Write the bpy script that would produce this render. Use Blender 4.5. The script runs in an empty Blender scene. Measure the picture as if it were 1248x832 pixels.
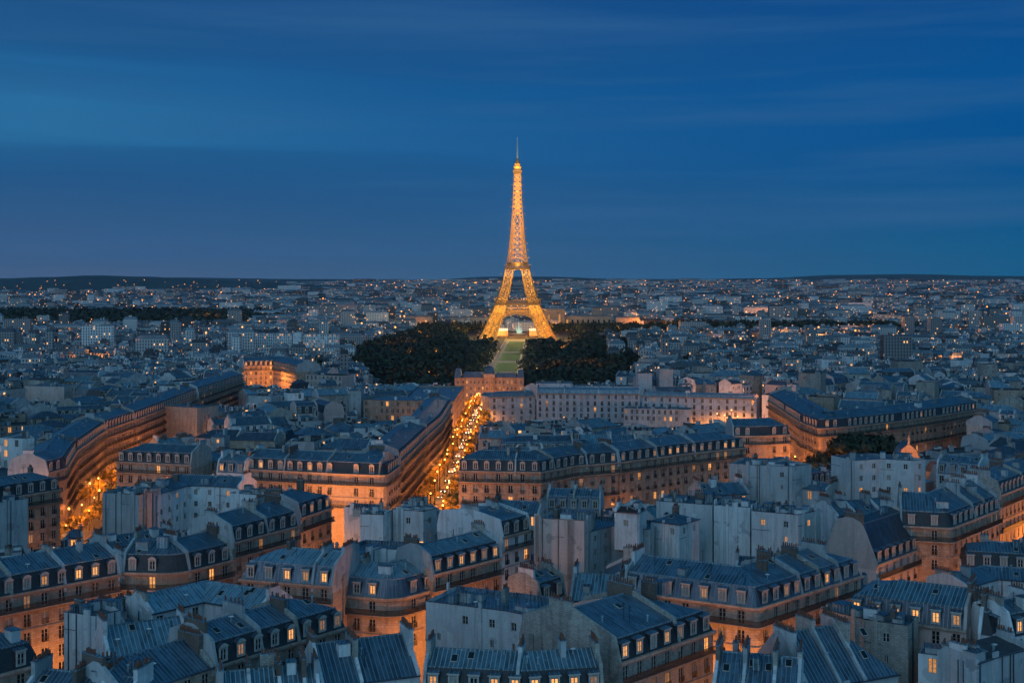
import bpy, bmesh, math, random
import numpy as np
from mathutils import Vector, Matrix
from mathutils.bvhtree import BVHTree
R = math.radians
random.seed(7)
sc = bpy.context.scene
C = sc.collection

# ------------------------------------------------------------------ camera
H = 98.0            # camera height above the river plain
F = 1500.0          # focal length in photo pixels (photo 1248 x 832, horizon on row 340)
cam_d = bpy.data.cameras.new('camera'); cam = bpy.data.objects.new('camera', cam_d); C.objects.link(cam)
cam.location = (0, 0, H); cam.rotation_euler = (R(90), 0, 0)
cam_d.sensor_width = 36; cam_d.lens = F / 1248 * 36
cam_d.shift_y = -(416 - 340) / 1248.0
cam_d.clip_start = 1; cam_d.clip_end = 60000
sc.camera = cam

# ------------------------------------------------------------------ dusk sky and exposure
W = bpy.data.worlds.new('World'); sc.world = W; W.use_nodes = True
nt = W.node_tree; N = nt.nodes; L = nt.links; N.clear()
def nd(t, **k):
    n = N.new(t)
    for a, b in k.items(): setattr(n, a, b)
    return n
out = nd('ShaderNodeOutputWorld'); bg = nd('ShaderNodeBackground'); L.new(bg.outputs[0], out.inputs[0])
tc = nd('ShaderNodeTexCoord'); sep = nd('ShaderNodeSeparateXYZ'); L.new(tc.outputs['Generated'], sep.inputs[0])
sky = nd('ShaderNodeTexSky', sky_type='NISHITA', sun_disc=False)
sky.sun_elevation = R(0.5); sky.sun_rotation = R(180 + 25); sky.ozone_density = 6; sky.altitude = 100; sky.dust_density = 0.4
ramp = nd('ShaderNodeValToRGB'); L.new(sep.outputs['Z'], ramp.inputs[0])
def setramp(r, stops):
    e = r.color_ramp.elements
    while len(e) > 1: e.remove(e[-1])
    e[0].position = stops[0][0]; e[0].color = (*stops[0][1], 1)
    for p, c in stops[1:]:
        x = e.new(p); x.color = (*c, 1)
def s2l(*c): return tuple(((v/255)/12.92 if v/255 < .04045 else ((v/255+.055)/1.055)**2.4) for v in c)
setramp(ramp, [(0.0, s2l(68, 102, 138)), (0.035, s2l(50, 94, 136)), (0.09, s2l(26, 87, 139)), (0.15, s2l(16, 86, 144)), (0.22, s2l(20, 74, 134)),
               (0.4, (.006, .085, .19)), (0.7, (.008, .085, .175)), (1.0, (.011, .10, .19))])
# thin streaks of cloud, slightly violet or paler than the clear blue
cm = nd('ShaderNodeMapping'); L.new(tc.outputs['Generated'], cm.inputs[0]); cm.inputs['Scale'].default_value = (1.5, 1.5, 26.0); cm.inputs['Location'].default_value = (0.35, 0, 0.5); cm.inputs['Rotation'].default_value = (0, R(2.0), 0)
n1 = nd('ShaderNodeTexNoise'); n1.inputs['Scale'].default_value = 1.6; n1.inputs['Detail'].default_value = 7; n1.inputs['Roughness'].default_value = .5; L.new(cm.outputs[0], n1.inputs[0])
cr = nd('ShaderNodeValToRGB'); L.new(n1.outputs['Fac'], cr.inputs[0]); setramp(cr, [(.47, (0, 0, 0)), (.68, (1, 1, 1))])
left = nd('ShaderNodeMapRange'); L.new(sep.outputs['X'], left.inputs[0]); left.inputs[1].default_value = .40; left.inputs[2].default_value = -.35
pale = nd('ShaderNodeMix', data_type='RGBA'); L.new(left.outputs[0], pale.inputs[0]); pale.inputs[6].default_value = (*s2l(8, 77, 143), 1); pale.inputs[7].default_value = (*s2l(44, 114, 162), 1)
dk = nd('ShaderNodeMix', data_type='RGBA'); L.new(left.outputs[0], dk.inputs[0]); dk.inputs[6].default_value = (.05, .90, 1.04, 1); dk.inputs[7].default_value = (1.25, .95, .95, 1)
base2 = nd('ShaderNodeMix', data_type='RGBA', blend_type='MULTIPLY'); base2.inputs[0].default_value = 1; L.new(ramp.outputs[0], base2.inputs[6]); L.new(dk.outputs[2], base2.inputs[7])
sh = nd('ShaderNodeMath', operation='MULTIPLY_ADD'); L.new(n1.outputs['Fac'], sh.inputs[0]); sh.inputs[1].default_value = .085; L.new(sep.outputs['Z'], sh.inputs[2])
sh2 = nd('ShaderNodeMath', operation='MULTIPLY_ADD'); L.new(sep.outputs['X'], sh2.inputs[0]); sh2.inputs[1].default_value = .03; L.new(sh.outputs[0], sh2.inputs[2])
bandr = nd('ShaderNodeValToRGB'); L.new(sh2.outputs[0], bandr.inputs[0]); setramp(bandr, [(.045, (0, 0, 0)), (.10, (0, 0, 0)), (.122, (.25, .25, .25)), (.136, (.9, .9, .9)), (.165, (.9, .9, .9)), (.205, (.1, .1, .1)), (.24, (0, 0, 0))])
bandd = nd('ShaderNodeValToRGB'); L.new(sh2.outputs[0], bandd.inputs[0]); setramp(bandd, [(.06, (0, 0, 0)), (.098, (.55, .55, .55)), (.118, (.9, .9, .9)), (.13, (.2, .2, .2)), (.14, (0, 0, 0)), (.178, (0, 0, 0)), (.215, (.9, .9, .9)), (.27, (.6, .6, .6)), (.33, (0, 0, 0))])
ml = nd('ShaderNodeMapRange'); L.new(left.outputs[0], ml.inputs[0]); ml.inputs[3].default_value = .12; ml.inputs[4].default_value = .85
mb = nd('ShaderNodeMath', operation='MULTIPLY'); L.new(bandr.outputs[0], mb.inputs[0]); L.new(ml.outputs[0], mb.inputs[1])
md = nd('ShaderNodeMath', operation='MULTIPLY'); L.new(bandd.outputs[0], md.inputs[0]); L.new(ml.outputs[0], md.inputs[1])
c0 = nd('ShaderNodeMix', data_type='RGBA'); L.new(md.outputs[0], c0.inputs[0]); L.new(base2.outputs[2], c0.inputs[6]); c0.inputs[7].default_value = (*s2l(32, 86, 136), 1)
c1 = nd('ShaderNodeMix', data_type='RGBA'); L.new(mb.outputs[0], c1.inputs[0]); L.new(c0.outputs[2], c1.inputs[6]); L.new(pale.outputs[2], c1.inputs[7])
ws = nd('ShaderNodeMath', operation='MULTIPLY'); L.new(cr.outputs[0], ws.inputs[0]); ws.inputs[1].default_value = .5
cl = nd('ShaderNodeMix', data_type='RGBA'); L.new(ws.outputs[0], cl.inputs[0]); L.new(c1.outputs[2], cl.inputs[6]); cl.inputs[7].default_value = (*s2l(50, 98, 146), 1)
# the afterglow side of the sky, behind the viewer
back = nd('ShaderNodeMapRange', interpolation_type='SMOOTHSTEP'); L.new(sep.outputs['Y'], back.inputs[0]); back.inputs[1].default_value = .1; back.inputs[2].default_value = -.85
glow = nd('ShaderNodeMix', data_type='RGBA'); L.new(back.outputs[0], glow.inputs[0]); L.new(cl.outputs[2], glow.inputs[6]); glow.inputs[7].default_value = (.16, .40, .61, 1)
skym = nd('ShaderNodeMix', data_type='RGBA', blend_type='ADD'); skym.inputs[0].default_value = 0.004; L.new(glow.outputs[2], skym.inputs[6]); L.new(sky.outputs[0], skym.inputs[7])
L.new(skym.outputs[2], bg.inputs[0]); bg.inputs[1].default_value = 1.0
W.cycles.sampling_method = 'MANUAL'; W.cycles.sample_map_resolution = 256
sc.view_settings.view_transform = 'Standard'; sc.view_settings.look = 'None'; sc.view_settings.gamma = 1; sc.view_settings.exposure = 0
sc.view_settings.use_curve_mapping = False
# last light of the set sun, very weak and broad
sl = bpy.data.lights.new('sun', 'SUN'); sl.energy = 0.22; sl.angle = R(40); sl.color = (.75, .85, 1.0)
so = bpy.data.objects.new('sun', sl); C.objects.link(so); so.rotation_euler = (R(66), 0, R(-38))
cy = sc.cycles
cy.use_denoising = True; cy.max_bounces = 4; cy.diffuse_bounces = 2; cy.glossy_bounces = 2; cy.transmission_bounces = 2; cy.volume_bounces = 0
cy.use_light_tree = True; cy.caustics_reflective = False; cy.caustics_refractive = False; cy.sample_clamp_indirect = 2.0; cy.sample_clamp_direct = 8.0
cy.volume_step_rate = 10; cy.use_adaptive_sampling = True; cy.adaptive_threshold = 0.02

# ------------------------------------------------------------------ materials
def mat(name):
    m = bpy.data.materials.new(name); m.use_nodes = True; t = m.node_tree; t.nodes.clear()
    o = t.nodes.new('ShaderNodeOutputMaterial'); b = t.nodes.new('ShaderNodeBsdfPrincipled'); t.links.new(b.outputs[0], o.inputs[0])
    return m, t, b
def tn(t, ty, **k):
    n = t.nodes.new(ty)
    for a, b in k.items(): setattr(n, a, b)
    return n
def mixc(t, fac, a, b, mode='MIX'):
    n = tn(t, 'ShaderNodeMix', data_type='RGBA', blend_type=mode)
    for i, v in ((0, fac), (6, a), (7, b)):
        if isinstance(v, (int, float)): n.inputs[i].default_value = v
        elif isinstance(v, tuple): n.inputs[i].default_value = (*v, 1)
        else: t.links.new(v, n.inputs[i])
    return n.outputs[2]
def noise(t, vec, scale, detail=4, rough=.6, sc3=None):
    if sc3:
        mp = tn(t, 'ShaderNodeMapping'); mp.inputs['Scale'].default_value = sc3; t.links.new(vec, mp.inputs[0]); vec = mp.outputs[0]
    n = tn(t, 'ShaderNodeTexNoise'); n.inputs['Scale'].default_value = scale; n.inputs['Detail'].default_value = detail; n.inputs['Roughness'].default_value = rough
    t.links.new(vec, n.inputs[0]); return n.outputs['Fac']
def rng(t, v, a, b, c=0., d=1.):
    n = tn(t, 'ShaderNodeMapRange'); t.links.new(v, n.inputs[0])
    for i, x in enumerate((a, b, c, d)): n.inputs[i+1].default_value = x
    return n.outputs[0]
def wallmat(name, c1, c2, streak=.45, brick=0, rough=.85, tint=0.0):
    m, t, b = mat(name); o = tn(t, 'ShaderNodeTexCoord').outputs['Object']; uv = tn(t, 'ShaderNodeTexCoord').outputs['UV']
    big = rng(t, noise(t, o, .16, 5), .35, .65)
    st = rng(t, noise(t, o, 1.1, 6, .7, (1, 1, .09)), .48, .72)
    col = mixc(t, big, c1, c2)
    col = mixc(t, st, col, tuple(x*(1-streak) for x in c2))
    fine = rng(t, noise(t, o, 3.0, 6, .75), .3, .7, .86, 1.1)
    v = tn(t, 'ShaderNodeVectorMath', operation='SCALE'); t.links.new(col, v.inputs[0]); t.links.new(fine, v.inputs['Scale'])
    ov = rng(t, tn(t, 'ShaderNodeObjectInfo').outputs['Random'], 0, 1, .82, 1.12); v2 = tn(t, 'ShaderNodeVectorMath', operation='SCALE'); t.links.new(v.outputs[0], v2.inputs[0]); t.links.new(ov, v2.inputs['Scale'])
    col = v2.outputs[0]
    pt = rng(t, noise(t, o, .38, 3, .45), .60, .625); col = mixc(t, pt, col, tuple(x*.78 for x in c2))
    if brick:
        br = tn(t, 'ShaderNodeTexBrick'); t.links.new(uv, br.inputs[0]); br.inputs['Scale'].default_value = 1.0
        br.inputs['Brick Width'].default_value = brick*2.2; br.inputs['Row Height'].default_value = brick; br.inputs['Mortar Size'].default_value = .03
        br.inputs['Color1'].default_value = (1, 1, 1, 1); br.inputs['Color2'].default_value = (.74, .72, .7, 1); br.inputs['Mortar'].default_value = (.55, .53, .52, 1)
        col = mixc(t, 1.0, col, br.outputs[0], 'MULTIPLY')
    if tint:
        oi = tn(t, 'ShaderNodeObjectInfo').outputs['Random']
        col = mixc(t, rng(t, oi, 0, 1, 0, tint), col, (.50, .36, .27), 'MIX')
    t.links.new(col, b.inputs['Base Color']); b.inputs['Roughness'].default_value = rough
    return m
M = {}
M['stone'] = wallmat('cut_stone', (.56, .47, .39), (.44, .36, .30), .35, .42)
M['stone_warm'] = wallmat('warm_stone', (.55, .42, .32), (.43, .32, .24), .35, .42)
M['plaster'] = wallmat('white_plaster', (.77, .80, .82), (.62, .65, .67), .35)
M['plaster_blue'] = wallmat('pale_blue_stone', (.56, .60, .64), (.44, .48, .53), .3)
M['plaster_grey'] = wallmat('grey_plaster', (.50, .53, .55), (.38, .41, .43), .35)
M['plaster_pink'] = wallmat('pink_plaster', (.66, .55, .51), (.55, .46, .43), .25)
M['render'] = wallmat('stained_render', (.60, .58, .53), (.46, .45, .42), .45, .3)
M['brick'] = wallmat('brown_brick', (.26, .20, .17), (.19, .15, .13), .3, .2)
M['brick_pale'] = wallmat('pale_brick', (.50, .47, .43), (.38, .37, .35), .4, .28)
def zincmat(name, c1, c2, seam=.62, rough=.42, metal=.55):
    m, t, b = mat(name); uv = tn(t, 'ShaderNodeTexCoord').outputs['UV']
    s = tn(t, 'ShaderNodeSeparateXYZ'); t.links.new(uv, s.inputs[0])
    d = tn(t, 'ShaderNodeMath', operation='DIVIDE'); t.links.new(s.outputs[0], d.inputs[0]); d.inputs[1].default_value = seam
    fr = tn(t, 'ShaderNodeMath', operation='FRACT'); t.links.new(d.outputs[0], fr.inputs[0])
    fl = tn(t, 'ShaderNodeMath', operation='FLOOR'); t.links.new(d.outputs[0], fl.inputs[0])
    d2 = tn(t, 'ShaderNodeMath', operation='DIVIDE'); t.links.new(s.outputs[1], d2.inputs[0]); d2.inputs[1].default_value = 2.6
    f2 = tn(t, 'ShaderNodeMath', operation='FLOOR'); t.links.new(d2.outputs[0], f2.inputs[0])
    cx = tn(t, 'ShaderNodeCombineXYZ'); t.links.new(fl.outputs[0], cx.inputs[0]); t.links.new(f2.outputs[0], cx.inputs[1])
    wn = tn(t, 'ShaderNodeTexWhiteNoise'); t.links.new(cx.outputs[0], wn.inputs[0])
    pat = rng(t, noise(t, uv, .22, 8, .75), .36, .64)
    col = mixc(t, pat, c1, c2)
    k = rng(t, wn.outputs[0], 0, 1, .66, 1.22)
    v = tn(t, 'ShaderNodeVectorMath', operation='SCALE'); t.links.new(col, v.inputs[0]); t.links.new(k, v.inputs['Scale'])
    stn = rng(t, noise(t, uv, 1.3, 6, .7, (1, .25, 1)), .5, .75)
    col = mixc(t, stn, v.outputs[0], tuple(x*.5 for x in c2))
    ov = rng(t, tn(t, 'ShaderNodeObjectInfo').outputs['Random'], 0, 1, .68, 1.25); vv = tn(t, 'ShaderNodeVectorMath', operation='SCALE'); t.links.new(col, vv.inputs[0]); t.links.new(ov, vv.inputs['Scale']); col = vv.outputs[0]
    gn = rng(t, noise(t, uv, .5, 5, .7), .62, .70); col = mixc(t, gn, col, (.10, .075, .06))
    ln = tn(t, 'ShaderNodeMath', operation='LESS_THAN'); t.links.new(fr.outputs[0], ln.inputs[0]); ln.inputs[1].default_value = .17
    col = mixc(t, ln.outputs[0], col, tuple(min(1, x*1.45) for x in c1))
    t.links.new(col, b.inputs['Base Color'])
    b.inputs['Roughness'].default_value = rough; b.inputs['Metallic'].default_value = metal
    bp = tn(t, 'ShaderNodeBump'); bp.inputs['Strength'].default_value = .8; bp.inputs['Distance'].default_value = .06
    t.links.new(ln.outputs[0], bp.inputs['Height']); t.links.new(bp.outputs[0], b.inputs['Normal'])
    return m
M['zinc'] = zincmat('zinc_sheet', (.19, .26, .32), (.075, .11, .15))
M['zinc_light'] = zincmat('pale_zinc_sheet', (.33, .43, .48), (.15, .21, .26))
M['zinc_dark'] = zincmat('weathered_zinc_sheet', (.12, .15, .19), (.07, .09, .12))
def simple(name, c, rough=.7, metal=0, nsc=1.5, var=.3):
    m, t, b = mat(name); o = tn(t, 'ShaderNodeTexCoord').outputs['Object']
    col = mixc(t, rng(t, noise(t, o, nsc, 5), .35, .65), c, tuple(x*(1-var) for x in c))
    t.links.new(col, b.inputs['Base Color']); b.inputs['Roughness'].default_value = rough; b.inputs['Metallic'].default_value = metal
    return m
M['slate'] = simple('slate_roof', (.035, .04, .05), .55, 0, 2.2, .45)
M['iron'] = simple('wrought_iron', (.02, .02, .022), .5)
M['pot'] = simple('terracotta', (.28, .11, .07), .8, 0, 9, .5)
M['frame'] = simple('white_joinery', (.55, .52, .48), .5)
M['asphalt'] = simple('asphalt', (.07, .068, .065), .6)
M['flag'] = simple('pavement', (.22, .2, .18), .8)
M['tar'] = simple('tarred_roof', (.07, .075, .085), .8, 0, .8, .4)
M['gravel'] = simple('gravel_path', (.42, .36, .27), .9)
M['towermetal'] = simple('tower_paint', (.52, .27, .07), .55, 0)
M['towershade'] = simple('shaded_tower_paint', (.20, .11, .045), .6, 0)  # darker tower paint, the shade of unlit ironwork put into the colour
M['bark'] = simple('bark', (.08, .06, .045), .9)
M['lawn'] = simple('lawn', (.035, .15, .02), .9, 0, .08, .35)
M['redroof'] = simple('dark_red_roof', (.06, .03, .03), .8)
M['whitepaint'] = simple('white_paint', (.78, .78, .76), .5)
M['hillwood'] = simple('hill_woods', (.06, .08, .075), .95, 0, .004, .4)
M['fargnd'] = simple('plain_ground', (.06, .065, .07), .95, 0, .01, .4)
def leafmat(name, c):
    m, t, b = mat(name); g = tn(t, 'ShaderNodeNewGeometry'); o = tn(t, 'ShaderNodeTexCoord').outputs['Object']
    col = mixc(t, rng(t, g.outputs['Random Per Island'], 0, 1), tuple(x*.6 for x in c), tuple(x*1.4 for x in c))
    t.links.new(col, b.inputs['Base Color']); b.inputs['Roughness'].default_value = .8
    return m
M['leaf'] = leafmat('plane_leaves', (.42, .28, .06))
M['leaf_dark'] = leafmat('dark_leaves', (.030, .038, .018))
m, t, b = mat('glass_dark'); b.inputs['Base Color'].default_value = (.012, .014, .018, 1); b.inputs['Roughness'].default_value = .12; M['glass'] = m
def emit(name, c, s, rnd=True, lo=.35, hi=1.4, curtain=True):
    m, t, b = mat(name); b.inputs['Base Color'].default_value = (.1, .08, .05, 1)
    b.inputs['Emission Color'].default_value = (*c, 1); b.inputs['Emission Strength'].default_value = s
    if rnd:
        oi = tn(t, 'ShaderNodeObjectInfo'); k = rng(t, oi.outputs['Random'], 0, 1, s*lo, s*hi)
        if curtain:
            o = tn(t, 'ShaderNodeTexCoord').outputs['Object']
            nz = rng(t, noise(t, o, 2.4, 3, .6), .3, .7, .45, 1.25)
            mm = tn(t, 'ShaderNodeMath', operation='MULTIPLY'); t.links.new(k, mm.inputs[0]); t.links.new(nz, mm.inputs[1]); k = mm.outputs[0]
        t.links.new(k, b.inputs['Emission Strength'])
    m.cycles.emission_sampling = 'NONE'
    return m
M['lit'] = emit('lit_room', (1.0, .39, .09), 1.3)
M['curtain'] = simple('net_curtain', (.42, .40, .36), .8, 0, 3, .5)
M['lit_dim'] = emit('dim_room', (.95, .42, .18), .36)
M['bulb'] = emit('lamp_glow', (1.0, .46, .10), 6, False)
M['bulb_white'] = emit('white_lamp_glow', (1.0, .86, .62), 16, False)
M['bulb_red'] = emit('red_lamp_glow', (1.0, .10, .03), 5, False)
M['fount'] = emit('lit_fountain_water', (.62, 1.0, .80), .75, False)
M['litband'] = emit('lit_hall_front', (1.0, .80, .55), 1.6, False)
M['farbulb'] = emit('distant_lamp_glow', (1.0, .34, .07), 4.2, False)
# walls of distant houses: rows of windows, a few of them lit
def farwall(name, c1, c2, litp):
    m, t, b = mat(name); uv = tn(t, 'ShaderNodeTexCoord').outputs['UV']
    at = tn(t, 'ShaderNodeAttribute', attribute_name='tone'); s = tn(t, 'ShaderNodeSeparateXYZ'); t.links.new(uv, s.inputs[0])
    def ff(sock, div):
        d = tn(t, 'ShaderNodeMath', operation='DIVIDE'); t.links.new(sock, d.inputs[0]); d.inputs[1].default_value = div
        f = tn(t, 'ShaderNodeMath', operation='FRACT'); t.links.new(d.outputs[0], f.inputs[0]); g = tn(t, 'ShaderNodeMath', operation='FLOOR'); t.links.new(d.outputs[0], g.inputs[0])
        return f.outputs[0], g.outputs[0]
    fu, gu = ff(s.outputs[0], 2.9); fv, gv = ff(s.outputs[1], 3.2)
    def inside(f, a, c):
        x = tn(t, 'ShaderNodeMath', operation='GREATER_THAN'); t.links.new(f, x.inputs[0]); x.inputs[1].default_value = a
        y = tn(t, 'ShaderNodeMath', operation='LESS_THAN'); t.links.new(f, y.inputs[0]); y.inputs[1].default_value = c
        z = tn(t, 'ShaderNodeMath', operation='MULTIPLY'); t.links.new(x.outputs[0], z.inputs[0]); t.links.new(y.outputs[0], z.inputs[1]); return z.outputs[0]
    w = tn(t, 'ShaderNodeMath', operation='MULTIPLY'); t.links.new(inside(fu, .32, .7), w.inputs[0]); t.links.new(inside(fv, .22, .82), w.inputs[1])
    cx = tn(t, 'ShaderNodeCombineXYZ'); t.links.new(gu, cx.inputs[0]); t.links.new(gv, cx.inputs[1]); t.links.new(at.outputs['Fac'], cx.inputs[2])
    wn = tn(t, 'ShaderNodeTexWhiteNoise'); t.links.new(cx.outputs[0], wn.inputs[0])
    lt = tn(t, 'ShaderNodeMath', operation='GREATER_THAN'); t.links.new(wn.outputs[0], lt.inputs[0]); lt.inputs[1].default_value = 1-litp
    lw = tn(t, 'ShaderNodeMath', operation='MULTIPLY'); t.links.new(lt.outputs[0], lw.inputs[0]); t.links.new(w.outputs[0], lw.inputs[1])
    col = mixc(t, at.outputs['Fac'], c1, c2); col = mixc(t, w.outputs[0], col, (.03, .035, .045))
    t.links.new(col, b.inputs['Base Color']); b.inputs['Roughness'].default_value = .8
    b.inputs['Emission Color'].default_value = (1, .48, .17, 1)
    es = tn(t, 'ShaderNodeMath', operation='MULTIPLY'); t.links.new(lw.outputs[0], es.inputs[0]); es.inputs[1].default_value = 1.6
    t.links.new(es.outputs[0], b.inputs['Emission Strength']); m.cycles.emission_sampling = 'NONE'
    return m
M['farwall'] = farwall('distant_walls', (.08, .085, .09), (.72, .73, .74), .06)
M['midwall'] = farwall('middle_distance_walls', (.15, .15, .155), (.74, .74, .74), .04)
def tonemat(name, c1, c2, rough=.5, metal=.3):
    m, t, b = mat(name); at = tn(t, 'ShaderNodeAttribute', attribute_name='tone'); uv = tn(t, 'ShaderNodeTexCoord').outputs['UV']
    col = mixc(t, at.outputs['Fac'], c1, c2); nz = rng(t, noise(t, uv, .4, 5), .3, .7, .7, 1.3)
    v = tn(t, 'ShaderNodeVectorMath', operation='SCALE'); t.links.new(col, v.inputs[0]); t.links.new(nz, v.inputs['Scale'])
    t.links.new(v.outputs[0], b.inputs['Base Color']); b.inputs['Roughness'].default_value = rough; b.inputs['Metallic'].default_value = metal; return m
M['farroof'] = tonemat('distant_roofs', (.02, .03, .04), (.18, .24, .29))

# ------------------------------------------------------------------ helpers
def tag(o, label=None, cat=None, group=None, kind=None):
    if label: o['label'] = label
    if cat: o['category'] = cat
    if group: o['group'] = group
    if kind: o['kind'] = kind
    return o
def empty(name, loc, rz=0):
    o = bpy.data.objects.new(name, None); C.objects.link(o); o.location = loc; o.rotation_euler = (0, 0, rz); return o
def inst(name, me, parent, loc, rz=0, s=None):
    o = bpy.data.objects.new(name, me); C.objects.link(o); o.parent = parent; o.location = loc; o.rotation_euler = (0, 0, rz)
    if s: o.scale = s
    return o
def auto_uv(me):
    n = len(me.polygons)
    if not n: return
    nr = np.empty(n*3, np.float32); me.polygons.foreach_get('normal', nr); nr = nr.reshape(-1, 3)
    lt = np.empty(n, np.int32); me.polygons.foreach_get('loop_total', lt)
    nl = len(me.loops); vi = np.empty(nl, np.int32); me.loops.foreach_get('vertex_index', vi)
    co = np.empty(len(me.vertices)*3, np.float32); me.vertices.foreach_get('co', co); co = co.reshape(-1, 3)
    u = np.stack([-nr[:, 1], nr[:, 0], np.zeros(n)], 1); l = np.linalg.norm(u, axis=1); flat = l < 1e-3
    u[flat] = (1, 0, 0); l[flat] = 1; u /= l[:, None]; v = np.cross(nr, u)
    uu = np.repeat(u, lt, 0); vv = np.repeat(v, lt, 0); p = co[vi]
    uv = np.stack([(p*uu).sum(1), (p*vv).sum(1)], 1).astype(np.float32)
    lay = me.uv_layers.new(name='UVMap'); lay.data.foreach_set('uv', uv.ravel())
class MB:
    def __init__(s, *mats): s.v = []; s.f = []; s.m = []; s.mats = list(mats); s.tone = []
    def face(s, pts, m=0):
        i = len(s.v); s.v.extend(pts); s.f.append(tuple(range(i, i+len(pts)))); s.m.append(m)
    def box(s, c, size, rz=0, m=0, taper=1.0):
        cx, cy, cz = c; sx, sy, sz = size[0]/2, size[1]/2, size[2]; ca, sa = math.cos(rz), math.sin(rz); P = []
        for z, k in ((0, 1), (sz, taper)):
            for x, y in ((-sx, -sy), (sx, -sy), (sx, sy), (-sx, sy)):
                x *= k; y *= k; P.append((cx+x*ca-y*sa, cy+x*sa+y*ca, cz+z))
        i = len(s.v); s.v.extend(P)
        for q in ((0, 1, 5, 4), (1, 2, 6, 5), (2, 3, 7, 6), (3, 0, 4, 7), (4, 5, 6, 7), (3, 2, 1, 0)): s.f.append(tuple(i+k for k in q)); s.m.append(m)
    def beam(s, a, b, w, m=0, w2=None):
        a = Vector(a); b = Vector(b); d = (b-a)
        if d.length < 1e-6: return
        d.normalize(); up = Vector((0, 0, 1)) if abs(d.z) < .95 else Vector((0, 1, 0))
        x = d.cross(up).normalized(); y = d.cross(x).normalized(); w2 = w2 or w; i = len(s.v)
        for p, k in ((a, w/2), (b, w2/2)):
            for sx, sy in ((-1, -1), (1, -1), (1, 1), (-1, 1)): s.v.append(tuple(p+x*sx*k+y*sy*k))
        for q in ((0, 1, 5, 4), (1, 2, 6, 5), (2, 3, 7, 6), (3, 0, 4, 7), (4, 5, 6, 7), (3, 2, 1, 0)): s.f.append(tuple(i+k for k in q)); s.m.append(m)
    def cyl(s, c, r1, r2, h, n=8, m=0, cap=True):
        i = len(s.v)
        for z, r in ((0, r1), (h, r2)):
            for k in range(n): a = 2*math.pi*k/n; s.v.append((c[0]+r*math.cos(a), c[1]+r*math.sin(a), c[2]+z))
        for k in range(n): s.f.append((i+k, i+(k+1) % n, i+n+(k+1) % n, i+n+k)); s.m.append(m)
        if cap: s.f.append(tuple(i+n+k for k in range(n))); s.m.append(m)
    def octa(s, c, r, m=0, rz=None):
        rz = rz or r; i = len(s.v); x, y, z = c
        s.v.extend([(x+r, y, z), (x, y+r, z), (x-r, y, z), (x, y-r, z), (x, y, z+rz), (x, y, z-rz)])
        for a, b_ in ((0, 1), (1, 2), (2, 3), (3, 0)): s.f.append((i+a, i+b_, i+4)); s.m.append(m); s.f.append((i+b_, i+a, i+5)); s.m.append(m)
    def mesh(s, name, org=(0, 0, 0), uv=True):
        me = bpy.data.meshes.new(name)
        v = np.array(s.v, np.float64).reshape(-1, 3) - np.array(org)
        me.from_pydata(v.tolist(), [], s.f)
        for m in s.mats: me.materials.append(m)
        if any(s.m): me.polygons.foreach_set('material_index', s.m)
        me.update()
        if uv: auto_uv(me)
        return me
    def build(s, name, parent=None, org=(0, 0, 0), uv=True):
        if not s.f: return None
        o = bpy.data.objects.new(name, s.mesh(name, org, uv)); C.objects.link(o)
        if parent: o.parent = parent
        elif any(org): o.location = org
        return o

def sstep(t): t = min(1, max(0, t)); return t*t*(3-2*t)
def ground(x, y):
    """the near quarter stands on a rise above the river plain; far away the land climbs again"""
    return 25*(1-sstep((y-620)/430)) + 62*sstep((y-4500)/8500)
def at(px, py, Z):
    """a point of the photo, seen at absolute height Z, as a place on the plan"""
    Y = F*(H-Z)/(py-340.0); return Vector(((px-624)*Y/F, Y))

# ------------------------------------------------------------------ shared part meshes
def win_mesh(name, w, h, pane, guard=False, bars=2, gd=.36):
    b = MB(M['frame'], pane, M['iron']); t = .09; y = .0
    b.box((-w/2+t/2, y, 0), (t, .1, h)); b.box((w/2-t/2, y, 0), (t, .1, h)); b.box((0, y, h-t), (w-2*t, .1, t)); b.box((0, y, 0), (w-2*t, .1, t))
    b.box((0, y-.02, t), (.15, .1, h-2*t))
    for s in (-1, 1):
        cx = s*(w/4-.0); pw = w/2-t-.075
        b.box((cx, y+.03, t), (pw, .03, h-2*t), m=1)
        for k in range(1, bars+1): b.box((cx, y+.005, h*k/(bars+1)), (pw, .04, .05))
    if guard:
        b.box((0, y-gd, .95), (w+.1, .05, .06), m=2); b.box((0, y-gd, .12), (w+.1, .05, .05), m=2)
        n = 9
        for k in range(n): b.box((-w/2+w*k/(n-1), y-gd, .1), (.045, .045, .9), m=2)
        if gd > .5:
            b.box((0, y-gd/2, -.12), (w+.7, gd, .16), m=2)
            for s in (-1, 1):
                for k in range(5): b.box((s*(w/2+.3), y-gd*(k+.5)/5, .04), (.05, .06, .95), m=2)
                b.box((s*(w/2+.3), y-gd/2, .95), (.06, gd, .06), m=2)
    return b.mesh(name)
WM = {}
for key, pane in (('dark', M['glass']), ('lit', M['lit']), ('dim', M['lit_dim']), ('curtain', M['curtain'])):
    WM['french', key] = win_mesh('french_window_'+key, 1.2, 2.15, pane, False, 2)
    WM['guard', key] = win_mesh('guarded_window_'+key, 1.2, 2.2, pane, True, 2)
    WM['deep', key] = win_mesh('balconied_window_'+key, 1.25, 2.2, pane, True, 2, 1.15)
    WM['small', key] = win_mesh('small_window_'+key, 1.0, 1.35, pane, False, 1)
    WM['slit', key] = win_mesh('slit_window_'+key, .6, 1.2, pane, False, 0)
    WM['dormer', key] = win_mesh('dormer_window_'+key, 1.0, 1.55, pane, False, 1)
WSZ = {'deep': (1.25, 2.2), 'french': (1.2, 2.15), 'guard': (1.2, 2.2), 'small': (1.0, 1.35), 'slit': (.6, 1.2)}
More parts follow.
